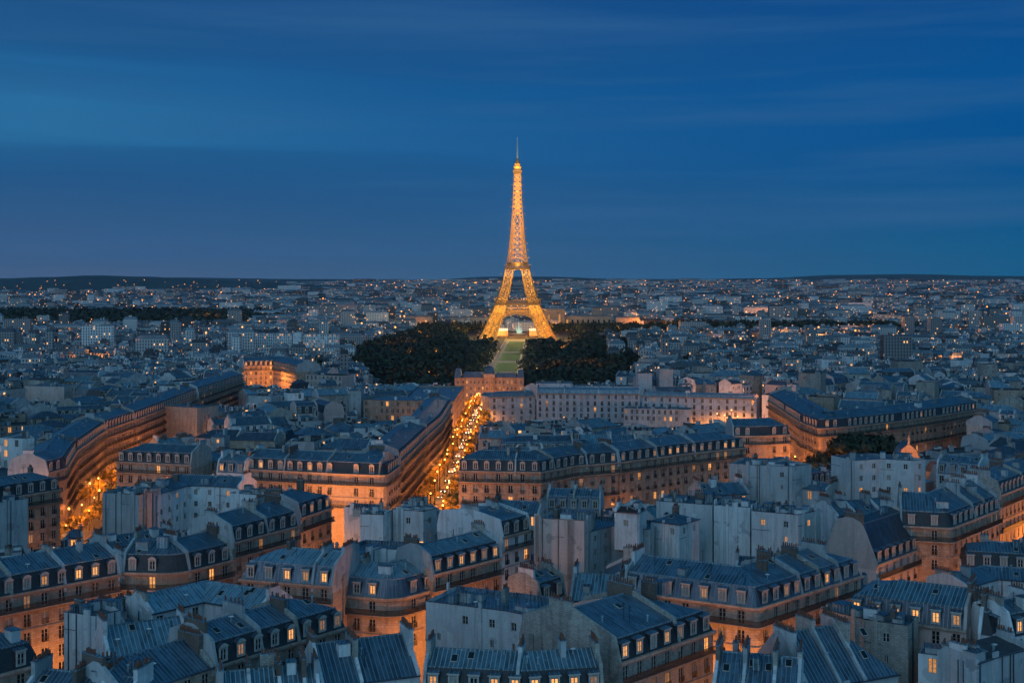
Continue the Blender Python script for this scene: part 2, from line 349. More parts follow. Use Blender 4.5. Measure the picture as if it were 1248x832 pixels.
def dormer_mesh(name, arched, roofm):
    b = MB(M['slate'], M['frame'], roofm); w = .76; y0 = .15; y1 = 1.9; z0 = .25; z1 = 2.25
    for s in (-1, 1): b.box((s*(w-.04), (y0+y1)/2+.02, z0), (.1, y1-y0, z1-z0), m=0)
    for s in (-1, 1): b.box((s*(w-.16), y0-.03, z0), (.22, .14, z1-z0+.02), m=1)
    b.box((0, y0-.03, z0-.0), (1.1, .2, .12), m=1); b.box((0, y0-.03, z1-.18), (1.1, .14, .2), m=1)
    ys = (y0-.22, y1+.3)
    pr = [(-w-.1, z1), (-w*.55, z1+.38), (0, z1+.52), (w*.55, z1+.38), (w+.1, z1)] if arched else [(-w-.14, z1+.02), (-w-.1, z1+.2), (w+.1, z1+.2), (w+.14, z1+.02)]
    up = 0 if arched else .35
    for (xa, za), (xb, zb) in zip(pr, pr[1:]):
        b.face([(xa, ys[0], za), (xb, ys[0], zb), (xb, ys[1], zb+up), (xa, ys[1], za+up)], 2)
    b.face([(x, ys[0], z) for x, z in pr], 1)
    return b.mesh(name)
DM = {'arch': dormer_mesh('dormer_arched', True, M['zinc_dark']), 'flat': dormer_mesh('dormer_flat', False, M['zinc'])}
b = MB(M['pot']); b.cyl((0, 0, 0), .15, .11, .62, 7); POT = b.mesh('chimney_pot')
b = MB(M['iron']); b.beam((0, 0, 0), (0, 0, 2.6), .05); 
for k in range(6): b.beam((-.45+.04*k, 0, 1.6+.17*k), (.45-.04*k, 0, 1.6+.17*k), .03)
b.beam((0, -.5, 2.3), (0, .5, 2.3), .03); ANT = b.mesh('antenna')
b = MB(M['frame'], M['glass']); b.box((0, 0, 0), (.95, 1.3, .12)); b.box((0, 0, .12), (.78, 1.12, .02), m=1); SKYL = b.mesh('skylight')
b = MB(M['zinc_light']); b.cyl((0, 0, 0), .14, .14, .9, 8); b.cyl((0, 0, .9), .26, .05, .22, 8); VENT = b.mesh('roof_vent')
b = MB(M['whitepaint'])
for k in range(5):
    r0, r1 = .42*math.sin(k*.3), .42*math.sin((k+1)*.3); b.cyl((0, 0, .6+.16*(1-math.cos(k*.3))), max(r0, .01), r1, .16*(math.cos(k*.3)-math.cos((k+1)*.3)), 10, cap=False)
b.beam((0, 0, 0), (0, 0, .62), .06); DISH = b.mesh('satellite_dish')

# ------------------------------------------------------------------ building generator
class Wing:
    """a house range: its street front runs along a line of points, its depth goes behind"""
    def __init__(s, pts, Z, d, roof='mansard', rnd_=0, ends=('party', 'party'), mh=3.0, mi=1.1, rh=None, base=None, **k):
        pts = [Vector(p) for p in pts]; corner = [None]*len(pts)
        if rnd_:
            corner = [None]
            q = [pts[0]]
            for i in range(1, len(pts)-1):
                a, b_, c = pts[i-1], pts[i], pts[i+1]; r1 = min(rnd_, (a-b_).length*.45, (c-b_).length*.45)
                A = b_+(a-b_).normalized()*r1; Cc = b_+(c-b_).normalized()*r1
                ta, tc_ = (b_-a).normalized(), (c-b_).normalized(); na, nc = Vector((-ta.y, ta.x)), Vector((-tc_.y, tc_.x)); mm = (na+nc)/max(.35, 1+na.dot(nc))
                for t in (0, .33, .67, 1): q.append(A*(1-t)**2+b_*2*t*(1-t)+Cc*t*t); corner.append(mm)
            q.append(pts[-1]); pts = q; corner.append(None)
        s.p = pts; s.Z = Z; s.d = d; s.roof = roof; s.ends = ends; s.mh = mh; s.mi = mi; s.k = k
        c = sum(pts, Vector((0, 0)))/len(pts)
        s.base = ground(c.x, c.y) if base is None else base
        s.rh = rh if rh is not None else {'mansard': d*.14, 'gable': d*.24, 'flat': 0, 'shed': d*.2}[roof]
        n = len(pts); s.t = [(pts[i+1]-pts[i]).normalized() for i in range(n-1)]; s.n = [Vector((-t.y, t.x)) for t in s.t]
        s.mv = []
        for i in range(n):
            if i == 0: s.mv.append(s.n[0])
            elif i == n-1: s.mv.append(s.n[-1])
            elif corner[i] is not None: s.mv.append(corner[i])
            else:
                a, b_ = s.n[i-1], s.n[i]; s.mv.append((a+b_)/max(.35, 1+a.dot(b_)))
        D, Z_ = d, Z
        if roof == 'mansard': s.prof = [(0, Z_), (s.mi, Z_+s.mh), (D/2, Z_+s.mh+s.rh), (D-s.mi, Z_+s.mh), (D, Z_)]
        elif roof == 'gable': s.prof = [(0, Z_), (D/2, Z_+s.rh), (D, Z_)]
        elif roof == 'shed': s.prof = [(0, Z_), (D*.8, Z_+s.rh), (D, Z_+s.rh*.4)]
        else: s.prof = [(0, Z_), (.3, Z_), (.3, Z_-.7), (D-.3, Z_-.7), (D-.3, Z_), (D, Z_)]
        s.org = (c.x+s.mv[n//2].x*d/2, c.y+s.mv[n//2].y*d/2, s.base)
    def P(s, i, o, z):
        """point at polyline vertex i, depth o; hipped ends slope inward"""
        q = s.p[i]+s.mv[i]*o
        if z is not None and z > s.Z+.01:
            if i == 0 and s.ends[0] == 'street': q = q+s.t[0]*s.hipin(o)
            if i == len(s.p)-1 and s.ends[1] == 'street': q = q-s.t[-1]*s.hipin(o)
        return (q.x, q.y, z)
    def hipin(s, o):
        e = min(o, s.d-o); L = min((s.p[1]-s.p[0]).length, (s.p[-1]-s.p[-2]).length)
        return min(e, L*.45)
    def foot(s, g=0, gf=None):
        gf = g if gf is None else gf
        a = [s.p[i]-s.mv[i]*gf for i in range(len(s.p))]; b_ = [s.p[i]+s.mv[i]*(s.d+g) for i in range(len(s.p)-1, -1, -1)]
        return a+b_
    def roofshell(s, b, m=0, m2=None):
        pr = s.prof; n = len(s.p); m2 = m if m2 is None else m2
        for j in range(len(pr)-1):
            (o0, z0), (o1, z1) = pr[j], pr[j+1]
            mm = m2 if (s.roof == 'mansard' and j in (0, 3)) else m
            for i in range(n-1):
                b.face([s.P(i, o0, z0), s.P(i+1, o0, z0), s.P(i+1, o1, z1), s.P(i, o1, z1)], mm)
        for e, i in ((0, 0), (1, n-1)):
            if s.ends[e] == 'street' and s.roof in ('mansard', 'gable'):
                k = len(pr); 
                for j in range(k//2):
                    q = [s.P(i, *pr[j]), s.P(i, *pr[j+1]), s.P(i, *pr[k-2-j]), s.P(i, *pr[k-1-j])]
                    if j == k//2-1: q = q[:2]+q[3:]
                    if e == 1: q = q[::-1]
                    b.face(q, m2 if (s.roof == 'mansard' and j == 0) else m)
    def endwall(s, b, e, m=0):
        i = 0 if e == 0 else len(s.p)-1
        if s.ends[e] == 'street' or s.roof == 'flat':
            q = [s.P(i, 0, s.base-3), s.P(i, 0, s.Z), s.P(i, s.d, s.Z), s.P(i, s.d, s.base-3)]
        else: q = [s.P(i, 0, s.base-3)]+[s.P(i, o, z) for o, z in s.prof]+[s.P(i, s.d, s.base-3)]
        q = [(x, y, z) for x, y, z in q]
        b.face(q if e == 1 else q[::-1], m)
    def shell(s, b, mw=0, mr=1):
        n = len(s.p)
        for i in range(n-1):
            b.face([s.P(i, 0, s.base-3), s.P(i+1, 0, s.base-3), s.P(i+1, 0, s.Z), s.P(i, 0, s.Z)], mw)
            b.face([s.P(i+1, s.d, s.base-3), s.P(i, s.d, s.base-3), s.P(i, s.d, s.Z), s.P(i+1, s.d, s.Z)], mw)
        s.endwall(b, 0, mw); s.endwall(b, 1, mw); s.roofshell(b, mr)

def facade(b, a, c, z0, z1, rows, spacing, m, place, skip=0.0, rnd=random):
    """wall from a to c with real openings; place collects (x, y, z, angle, kind)"""
    a = Vector(a); c = Vector(c); Lh = (c-a).length; t = (c-a)/Lh; nin = Vector((-t.y, t.x))
    n = int((Lh-.7)/spacing)
    if n < 1: n = 1 if Lh > 2.4 else 0
    def P(u, z, y=0): q = a+t*u+nin*y; return (q.x, q.y, z)
    ang = math.atan2(t.y, t.x)
    def quad(u0, u1, za, zb):
        if u1-u0 > 1e-4 and zb-za > 1e-4: b.face([P(u0, za), P(u1, za), P(u1, zb), P(u0, zb)], m)
    cs = [Lh*(k+.5)/n for k in range(n)] if n else []
    zc = z0
    for zs, kind in sorted(rows):
        w, h = WSZ[kind]
        if zs < zc or zs+h > z1 or not cs: continue
        quad(0, Lh, zc, zs); u = 0
        for uc in cs:
            if skip and rnd.random() < skip: continue
            quad(u, uc-w/2, zs, zs+h); u = uc+w/2; y = .22
            b.face([P(uc-w/2, zs), P(uc-w/2, zs, y), P(uc-w/2, zs+h, y), P(uc-w/2, zs+h)], m)
            b.face([P(uc+w/2, zs, y), P(uc+w/2, zs), P(uc+w/2, zs+h), P(uc+w/2, zs+h, y)], m)
            b.face([P(uc-w/2, zs), P(uc+w/2, zs), P(uc+w/2, zs, y), P(uc-w/2, zs, y)], m)
            b.face([P(uc-w/2, zs+h, y), P(uc+w/2, zs+h, y), P(uc+w/2, zs+h), P(uc-w/2, zs+h)], m)
            place.append((*P(uc, zs, y-.02), ang, kind))
        quad(u, Lh, zs, zs+h); zc = zs+h
    quad(0, Lh, zc, z1)
    return cs, t, ang, n

def strip(b, w, o0, o1, z0, z1, m=0, ext=(0, 0)):
    """solid band along the front between depths o0<o1"""
    n = len(w.p)
    A = []
    for i in range(n):
        e = Vector((0, 0))
        if i == 0: e = -w.t[0]*ext[0]
        if i == n-1: e = w.t[-1]*ext[1]
        A.append((w.p[i]+w.mv[i]*o0+e, w.p[i]+w.mv[i]*o1+e))
    for i in range(n-1):
        (a, a2), (c, c2) = A[i], A[i+1]
        b.face([(a.x, a.y, z0), (c.x, c.y, z0), (c.x, c.y, z1), (a.x, a.y, z1)], m)
        b.face([(a.x, a.y, z1), (c.x, c.y, z1), (c2.x, c2.y, z1), (a2.x, a2.y, z1)], m)
        b.face([(a2.x, a2.y, z0), (c2.x, c2.y, z0), (c.x, c.y, z0), (a.x, a.y, z0)], m)
    for i, fl in ((0, 0), (n-1, 1)):
        a, a2 = A[i]; q = [(a.x, a.y, z0), (a.x, a.y, z1), (a2.x, a2.y, z1), (a2.x, a2.y, z0)]
        b.face(q if not fl else q[::-1], m)

def railing(b, pts, z, h, step, m=0, th=.04):
    for (a, c) in zip(pts, pts[1:]):
        d = c-a; Lh = d.length
        if Lh < .05: continue
        b.beam((a.x, a.y, z+h), (c.x, c.y, z+h), .07, m); b.beam((a.x, a.y, z+.1), (c.x, c.y, z+.1), .05, m); b.beam((a.x, a.y, z+h*.8), (c.x, c.y, z+h*.8), .04, m)
        n = max(1, int(Lh/step)); ang = math.atan2(d.y, d.x)
        for k in range(n): q = a+d*((k+.5)/n); b.box((q.x, q.y, z+.1), (th, .03, h-.1), ang, m)

def slab_across(b, w, s_, thick, up, m=0, full=True, out_=.15):
    """firewall across the roof at distance s_ along the front, following the roof outline, raised by up"""
    acc = 0
    for i in range(len(w.p)-1):
        Ls = (w.p[i+1]-w.p[i]).length
        if s_ <= acc+Ls+1e-6: break
        acc += Ls
    t = w.t[i]; nn = w.n[i]; a = w.p[i]+t*(s_-acc)
    pr = [(-out_, w.Z-1.2), (-out_, w.Z+.3)]
    if w.roof == 'mansard': pr += [(w.mi-.35, w.Z+w.mh+up), (w.d/2-.8, w.Z+w.mh+w.rh+up), (w.d/2+.8, w.Z+w.mh+w.rh+up), (w.d-w.mi+.35, w.Z+w.mh+up)]
    elif w.roof == 'gable': pr += [(.4, w.Z+up+.3), (w.d/2-.6, w.Z+w.rh+up), (w.d/2+.6, w.Z+w.rh+up), (w.d-.4, w.Z+up+.3)]
    elif w.roof == 'shed': pr += [(.4, w.Z+up+.4), (w.d*.8, w.Z+w.rh+up)]
    else: return a, t, nn
    pr += [(w.d+out_, w.Z+.3), (w.d+out_, w.Z-1.2)]
    zb = w.Z-1.2
    Q = [[(a+nn*o+t*sgn*thick/2) for o, z in pr] for sgn in (-1, 1)]
    F0 = [(q.x, q.y, z) for q, (o, z) in zip(Q[0], pr)]; F1 = [(q.x, q.y, z) for q, (o, z) in zip(Q[1], pr)]
    b.face(F0[::-1], m); b.face(F1, m)
    for k in range(len(pr)-1): b.face([F0[k], F0[k+1], F1[k+1], F1[k]], m)
    return a, t, nn

STATS = {}
def make_building(w, name, label, cat, near=2, wall='stone', roofm='zinc', mans='slate', style='street', endstyle=('blank', 'blank'),
                  lit=.08, litd=.12, dormer='arch', fire=(), chim=None, seed=1, rows=5, balc=True, deep=False, group=None, skyl=None, litn=None, bay=2.9, clutter=1, skipw=None):
    rnd = random.Random(seed); root = empty(name, w.org); tag(root, label, cat, group)
    org = w.org; wm = M[wall]; wb = MB(wm, M['stone'], M['zinc_dark']); place = []; dplace = []
    n = len(w.p); zt = w.Z; rowsdef = []
    if style == 'street':
        z = zt-.55-2.15-.15
        for k in range(rows): rowsdef.append((z, 'french' if k == 0 or (k == 3 and not deep) else ('deep' if deep else 'guard'))); z -= 3.15
    elif style == 'plain':
        z = zt-1.0-1.35
        for k in range(rows): rowsdef.append((z, 'small')); z -= 3.0
    elif style == 'loft':
        z = zt-.5-2.2
        for k in range(rows): rowsdef.append((z, 'french')); z -= 3.2
    elif style == 'sparse':
        z = zt-1.6-1.35
        for k in range(rows): rowsdef.append((z, 'small' if k % 2 == 0 else 'slit')); z -= 3.1
    skip = {'street': .0, 'plain': .25, 'loft': .05, 'sparse': .62, 'blank': 1}[style] if skipw is None else skipw
    sp = {'street': bay, 'plain': 3.2, 'loft': 2.4, 'sparse': 4.2, 'blank': 9}[style]
    z0 = w.base-3
    for i in range(n-1):
        a, c = w.p[i], w.p[i+1]
        if (c-a).length < 2.4 or style == 'blank':
            wb.face([(a.x, a.y, z0), (c.x, c.y, z0), (c.x, c.y, zt), (a.x, a.y, zt)], 0); 
            continue
        cs, t, ang, nb = facade(wb, a, c, z0, zt, rowsdef, sp, 0, place, skip, rnd)
        if w.roof == 'mansard' and dormer:
            for u in cs:
                q = a+t*u; dplace.append((q.x, q.y, zt+.12, ang))
    for e in (0, 1):
        i = 0 if e == 0 else n-1; A = w.p[i]; B = w.p[i]+w.mv[i]*w.d
        a, c = (B, A) if e == 0 else (A, B); es = endstyle[e]
        if w.ends[e] == 'street' or w.roof == 'flat':
            if es in ('street', 'sparse', 'plain'):
                rd = rowsdef if es == style else ([(zt-2.85-3.15*k, 'french' if k == 0 else 'guard') for k in range(rows)] if es == 'street' else [(zt-2.4-3.0*k, 'small') for k in range(rows)])
                cs, t, ang, nb = facade(wb, a, c, z0, zt, rd, bay if es == 'street' else 3.6, 0, place, 0 if es == 'street' else .5, rnd)
                if w.roof == 'mansard' and dormer and es == 'street':
                    for u in cs[0 if nb < 3 else 0:]:
                        q = a+t*u
                        if 1.4 < u < (c-a).length-1.4: dplace.append((q.x, q.y, zt+.12, ang))
            else: wb.face([(a.x, a.y, z0), (c.x, c.y, z0), (c.x, c.y, zt), (a.x, a.y, zt)], 0)
        else: w.endwall(wb, e, 0)
    def relief(a, c, nmax):
        L_ = (c-a).length; t = (c-a)/L_; no = Vector((t.y, -t.x)); ang = math.atan2(t.y, t.x)
        for _ in range(nmax):
            u = rnd.uniform(.12, .88)*L_
            if any(abs((Vector((px_, py_))-a).dot(t)-u) < 1.6 and (Vector((px_, py_))-a).dot(no) > -.6 for px_, py_, *_r in place): continue
            q = a+t*u
            if rnd.random() < .5: wq = rnd.uniform(.5, 1.3); q2 = q+no*.12; wb.box((q2.x, q2.y, z0), (wq, .3, zt-z0+rnd.uniform(.0, 1.2)), ang, 0)
            else: q2 = q+no*.1; pb.beam((q2.x, q2.y, z0), (q2.x, q2.y, zt-.1), .13)
        if rnd.random() < .6:
            zz = zt-rnd.uniform(2, 4); q2 = a+no*.03; q3 = c+no*.03; pb.beam((q2.x, q2.y, zz), (q2.x+(q3.x-q2.x)*.4, q2.y+(q3.y-q2.y)*.4, zz), .08)
    pb = MB(M['zinc_dark'])
    if style in ('blank', 'sparse', 'plain') and near == 2:
        for i in range(n-1):
            if (w.p[i+1]-w.p[i]).length > 3.5: relief(w.p[i], w.p[i+1], 3)
    if near == 2:
        A0, A1 = w.p[0], w.p[0]+w.mv[0]*w.d
        if endstyle[0] == 'blank' and w.d > 5: relief(A1, A0, 2)
        A0, A1 = w.p[-1], w.p[-1]+w.mv[-1]*w.d
        if endstyle[1] == 'blank' and w.d > 5: relief(A0, A1, 2)
    pb.build('drainpipe', root, org)
    # rear wall
    for i in range(n-1): wb.face([w.P(i+1, w.d, z0), w.P(i, w.d, z0), w.P(i, w.d, zt), w.P(i+1, w.d, zt)], 0)
    ex = tuple(.3 if k == 'street' else 0 for k in w.ends)
    if style == 'street':
        strip(wb, w, -.5, 0.02, zt-.28, zt+.06, 1, ex); strip(wb, w, -.28, 0.0, zt-.5, zt-.28, 1, ex)
        strip(wb, w, -.14, 0.0, zt-.55-2.15-.15-.55-3.1, zt-.55-2.15-.15-.4-3.1, 1)
    elif w.roof in ('gable', 'shed'): strip(wb, w, -.28, 0.02, zt-.16, zt+.02, 2, ex)
    else: strip(wb, w, -.08, 0.02, zt-.02, zt+.1, 2, ex)
    wb.build('wall', root, org)
    # roof
    rb = MB(M[roofm], M[mans] if w.roof == 'mansard' else M[roofm], M['zinc_light']); w.roofshell(rb, 0, 1)
    if w.roof == 'mansard':
        for i in range(n-1):
            a = w.P(i, w.mi, w.Z+w.mh); c = w.P(i+1, w.mi, w.Z+w.mh); rb.beam((a[0], a[1], a[2]+.06), (c[0], c[1], c[2]+.06), .2, 2)
    if w.roof in ('mansard', 'gable'):
        for i in range(n-1):
            zz = w.Z+(w.mh if w.roof == 'mansard' else 0)+w.rh; a = w.P(i, w.d/2, zz); c = w.P(i+1, w.d/2, zz); rb.beam((a[0], a[1], zz+.05), (c[0], c[1], zz+.05), .22, 2)
    rb.build('roof', root, org)
    # windows
    def nearest(p): return (p[0]-org[0], p[1]-org[1], p[2]-org[2])
    idx = list(range(len(place))); litset = set()
    if litn is not None: rnd.shuffle(idx); litset = set(idx[:litn])
    for k, (x, y, z, ang, kind) in enumerate(place):
        r = rnd.random(); key = ('lit' if (k in litset if litn is not None else r < lit) else ('dim' if r > .965 and litn is None else 'curtain' if r > .8 else 'dark'))
        o = inst('window', WM[kind, key], root, nearest((x, y, z)), ang)
        if key == 'lit': o['label'] = 'window lit warm orange from inside'
    for (x, y, z, ang) in dplace:
        dd = inst('dormer', DM[dormer], root, nearest((x, y, z)), ang); r = rnd.random()
        key = 'lit' if r < litd else ('dim' if r < litd*1.5 else 'curtain' if r > .75 else 'dark')
        inst('window', WM['dormer', key], dd, (0, .2, .42), 0)
    # balcony
    if style == 'street' and balc:
        zb = zt-.55-2.15-.15-.12; pts = []
        bb = MB(M['stone'], M['iron']); strip(bb, w, -.85, 0.0, zb-.2, zb, 0, ex)
        pts = [w.p[i]-w.mv[i]*.8 for i in range(n)]
        railing(bb, pts, zb, 1.0, .15 if near == 2 else .34, 1, .065 if near == 2 else .15)
        bb.build('balcony', root, org)
        if balc == 2:
            bb = MB(M['stone'], M['iron']); zb -= 6.3 if rows > 3 else 3.15; strip(bb, w, -.8, 0.0, zb-.2, zb, 0, ex); railing(bb, pts, zb, 1.0, .15 if near == 2 else .34, 1, .065 if near == 2 else .15); bb.build('balcony', root, org)
    # firewalls and chimneys
    tot = sum((w.p[i+1]-w.p[i]).length for i in range(n-1)); spots = []
    if w.roof != 'flat':
        for e, s_ in ((0, .22), (1, tot-.22)):
            if w.ends[e] == 'party': spots.append(s_)
        spots += [tot*f for f in fire]
    zr = w.Z+(w.mh if w.roof == 'mansard' else 0)+w.rh
    for s_ in spots:
        fb = MB(M[wall if wall.startswith('plaster') else ('plaster_grey' if rnd.random() < .6 else 'render')], M['brick'])
        a, t, nn = slab_across(fb, w, s_, .45, .5, 0); ang = math.atan2(nn.y, nn.x)
        Lc = min(w.d*.42, rnd.uniform(2.8, 5.0)); o = w.d*rnd.choice((.3, .5, .62)); ctr = a+nn*o
        fb.build('firewall', root, org)
        if chim is None or chim > 0:
            cb = MB(M[rnd.choice(['render', 'brick', 'plaster_grey', 'plaster'])], M['zinc_light'])
            top = zr+rnd.uniform(.8, 1.5); zb = zr-w.rh*.6-.4; Lc = max(Lc, 1.5); ctr = a+nn*w.d*rnd.choice((.42, .5, .58))+t*(.1 if s_ < 1 else -.1 if s_ > tot-1 else 0)
            cb.box((ctr.x, ctr.y, zb), (Lc, .6, top-zb), ang, 0); cb.box((ctr.x, ctr.y, top), (Lc+.16, .74, .12), ang, 1)
            co = cb.build('chimney', root, org)
            np_ = int(Lc/.42); dirv = Vector((math.cos(ang), math.sin(ang)))
            if near == 2:
                for k in range(np_):
                    if rnd.random() < .12: continue
                    q = ctr+dirv*(-Lc/2+.25+k*(Lc-.5)/max(1, np_-1)); sc_ = rnd.uniform(.75, 1.25)
                    inst('chimney_pot', POT, co, (q.x-org[0], q.y-org[1], top+.14-org[2]), 0, (1, 1, sc_))
    extra = chim if chim is not None else (rnd.choice((0, 1, 1)) if w.roof != 'flat' else rnd.choice((1, 2)))
    for _ in range(int(extra)):
        s_ = tot*rnd.uniform(.15, .85); acc = 0
        for i in range(n-1):
            Ls = (w.p[i+1]-w.p[i]).length
            if s_ <= acc+Ls: break
            acc += Ls
        o = w.d*rnd.uniform(.35, .75); q0 = w.p[i]+w.t[i]*(s_-acc)+w.n[i]*o; Lc = rnd.uniform(1.2, 2.6); ang = math.atan2(w.n[i].y, w.n[i].x)+(0 if rnd.random() < .7 else math.pi/2)
        top = zr+rnd.uniform(.8, 1.6); zb = w.Z-.8
        cb = MB(M[rnd.choice(['render', 'brick', 'plaster_grey'])], M['zinc_light']); cb.box((q0.x, q0.y, zb), (Lc, .7, top-zb), ang, 0); cb.box((q0.x, q0.y, top), (Lc+.16, .86, .12), ang, 1)
        co = cb.build('chimney', root, org); np_ = int(Lc/.42); dirv = Vector((math.cos(ang), math.sin(ang)))
        if near == 2:
            for k in range(np_):
                q = q0+dirv*(-Lc/2+.25+k*(Lc-.5)/max(1, np_-1)); inst('chimney_pot', POT, co, (q.x-org[0], q.y-org[1], top+.12-org[2]), 0, (1, 1, rnd.uniform(.75, 1.2)))
    # roof furniture
    def roofz(o):
        for (o0, z0_), (o1, z1_) in zip(w.prof, w.prof[1:]):
            if o0 <= o <= o1 and o1 > o0: return z0_+(z1_-z0_)*(o-o0)/(o1-o0), math.atan2(z1_-z0_, o1-o0)
        return w.Z, 0
    cnt = (4 if near == 2 else 1.5)*clutter
    lo = (w.mi+1.0)/w.d if w.roof == 'mansard' else .12
    for _ in range(int(cnt*max(1, tot/14))):
        s_ = tot*rnd.uniform(.08, .92); acc = 0
        for i in range(n-1):
            Ls = (w.p[i+1]-w.p[i]).length
            if s_ <= acc+Ls: break
            acc += Ls
        o = w.d*rnd.uniform(lo, .46 if w.roof != 'flat' else .8); q = w.p[i]+w.t[i]*(s_-acc)+w.n[i]*o; z, sl_ = roofz(o); ang = math.atan2(w.t[i].y, w.t[i].x)
        kind = rnd.choice(('skylight', 'skylight', 'vent', 'vent', 'antenna', 'antenna', 'dish', 'hatch'))
        if w.roof == 'flat' and kind == 'skylight': kind = 'hatch'
        if kind == 'skylight':
            ob = inst('skylight', SKYL, root, (q.x-org[0], q.y-org[1], z-org[2]+.02), 0); ob.rotation_euler = (sl_, 0, ang)
        elif kind == 'vent': inst('roof_vent', VENT, root, (q.x-org[0], q.y-org[1], z-org[2]-.1))
        elif kind == 'antenna': inst('antenna', ANT, root, (q.x-org[0], q.y-org[1], z-org[2]-.05), rnd.uniform(0, 3))
        elif kind == 'dish': inst('satellite_dish', DISH, root, (q.x-org[0], q.y-org[1], z-org[2]-.05), rnd.uniform(0, 3))
        else:
            hb = MB(M[rnd.choice(['plaster', 'zinc_light', 'plaster_grey'])], M['zinc']); ws = (rnd.uniform(1, 2.6), rnd.uniform(1, 2), rnd.uniform(.7, 1.8)); zz = z-.5
            hb.box((q.x, q.y, zz), (ws[0], ws[1], ws[2]+.5), ang, 0); hb.box((q.x, q.y, zz+ws[2]+.5), (ws[0]+.2, ws[1]+.2, .1), ang, 1); hb.build('roof_hatch', root, org)
    return root

# ------------------------------------------------------------------ the traced buildings: (photo points of the eaves, height, depth, ...)
HERO = []
def hero(pts, Z, d, label, roof='mansard', name='apartment_building', cat='apartment building', glow=0, **k):
    wk = {a: k.pop(a) for a in ('rnd_', 'ends', 'mh', 'mi', 'rh', 'base') if a in k}
    w = Wing([at(x, y, Z) for x, y in pts], Z, d, roof, **wk)
    HERO.append((w, name, label, cat, k, glow))
P_, S_ = 'party', 'street'
# foreground, left
hero([(-60, 741), (0, 727), (146, 699)], 45, 13, 'long stone terrace at left edge with slate mansard, eight dormers and orange-lit lower floors', glow=1.0, fire=(.35, .66), seed=11, litd=.12, lit=.05)
hero([(149, 697), (206, 698), (226, 696), (283, 682)], 45, 12, 'stone block bending beside the long left terrace, first dormer lit', glow=2.2, rnd_=3, seed=12, bay=2.6, litd=.12, ends=(P_, P_), fire=(.55,), wall='stone_warm')
hero([(284, 661), (364, 640)], 45, 12.5, 'slate-roofed block with black arched dormers above a tall grey stepped gable', glow=1.0, seed=13, lit=.2, litd=0, ends=(P_, P_), fire=(.52,), rows=4)
hero([(366, 631), (404, 618)], 45, 13, 'short slate-roofed block whose end meets the brightly lit orange corner', glow=1.6, seed=14, ends=(P_, S_), endstyle=('blank', 'street'), fire=(), lit=0)
hero([(294, 705), (406, 714)], 45, 12, 'pale zinc-roofed block with six dormers, the outer two lit', glow=1.0, roofm='zinc_light', mans='zinc_dark', dormer='flat', seed=15, ends=(S_, P_), endstyle=('blank', 'blank'), fire=(.78,), litd=.3, lit=0)
hero([(406, 724), (471, 729), (490, 728), (530, 717)], 42, 12, 'zinc-hatted corner block with a running balcony and three floors glowing orange', glow=3.0, roofm='zinc_light', mans='zinc_dark', dormer='flat', seed=16, rnd_=1.2, bay=2.35, ends=(P_, P_), litd=.25, lit=0)
hero([(527, 700), (611, 679)], 45, 10, 'narrow zinc-roofed wing with a row of glowing dormers above a dark balcony', glow=2.5, roofm='zinc_light', seed=17, dormer='flat', litd=.8, lit=0, fire=(), wall='stone_warm')
hero([(612, 654), (647, 645)], 45, 18, 'narrow stone house with a long blank white side wall facing left', glow=.6, wall='plaster', roofm='zinc', seed=18, lit=.12, litd=0, rh=1.2)
hero([(439, 626), (467, 627), (480, 621)], 47, 12, 'white rendered tower block with blank front, left one of the pair before the central avenue', roof='flat', wall='plaster', style='sparse', seed=19, rows=5, lit=0, skipw=.75, clutter=2)
hero([(479, 620), (516, 623), (532, 619)], 47.5, 10, 'white rendered tower block with a column of three windows before the central avenue', roof='flat', wall='plaster', style='sparse', seed=20, rows=6, lit=0, skipw=.35, clutter=2)
hero([(436, 677), (462, 668), (516, 671)], 46, 7, 'low white courtyard walls just behind the zinc-hatted corner block', roof='flat', wall='plaster', style='blank', seed=21)
hero([(262, 812), (421, 764)], 45, 11, 'slate-roofed terrace with dim curtained dormers at lower left, a curved firewall in its middle', glow=.9, roofm='zinc', seed=22, litd=.35, lit=0, fire=(.34, .62), ends=(P_, S_))
hero([(150, 849), (261, 812)], 45, 11, 'blue zinc gabled house with three small skylights, lower left', roof='gable', roofm='zinc', seed=23, wall='stone', style='loft', rows=2, rh=3.0, glow=.4, lit=0)
hero([(132, 806), (236, 790)], 43, 11, 'bright ribbed zinc roof behind the skylit gabled house', roof='gable', roofm='zinc_light', wall='plaster', style='plain', seed=24, rh=3.6, rows=1)
hero([(78, 745), (116, 750), (147, 743)], 47, 8, 'tall blank white box of a house at left, turning its corner to the viewer', roof='flat', wall='plaster', style='blank', seed=25, clutter=2)
hero([(184, 748), (249, 733), (318, 744)], 45, 8, 'L-shaped white courtyard house under pale ribbed zinc with one lit window', roof='gable', roofm='zinc_light', wall='plaster', style='loft', seed=26, rows=3, litn=1, skipw=.3, rh=2.2)
hero([(149, 760), (184, 750)], 43, 8, 'low white annex between the tall white box and the courtyard house', roof='gable', roofm='zinc', wall='plaster', style='plain', seed=27, rows=2, lit=0)
hero([(-50, 834), (50, 808)], 45, 12, 'slate mansard corner house cut by the bottom left corner', seed=28, ends=(P_, S_), dormer='flat', lit=0, litd=0, glow=.8, bay=4.2)
hero([(22, 851), (150, 864)], 44, 9, 'low zinc roof with white chimney walls at the bottom left', roof='gable', roofm='zinc', wall='plaster', style='plain', seed=29, rh=2.5, fire=(.45, .7), rows=1)
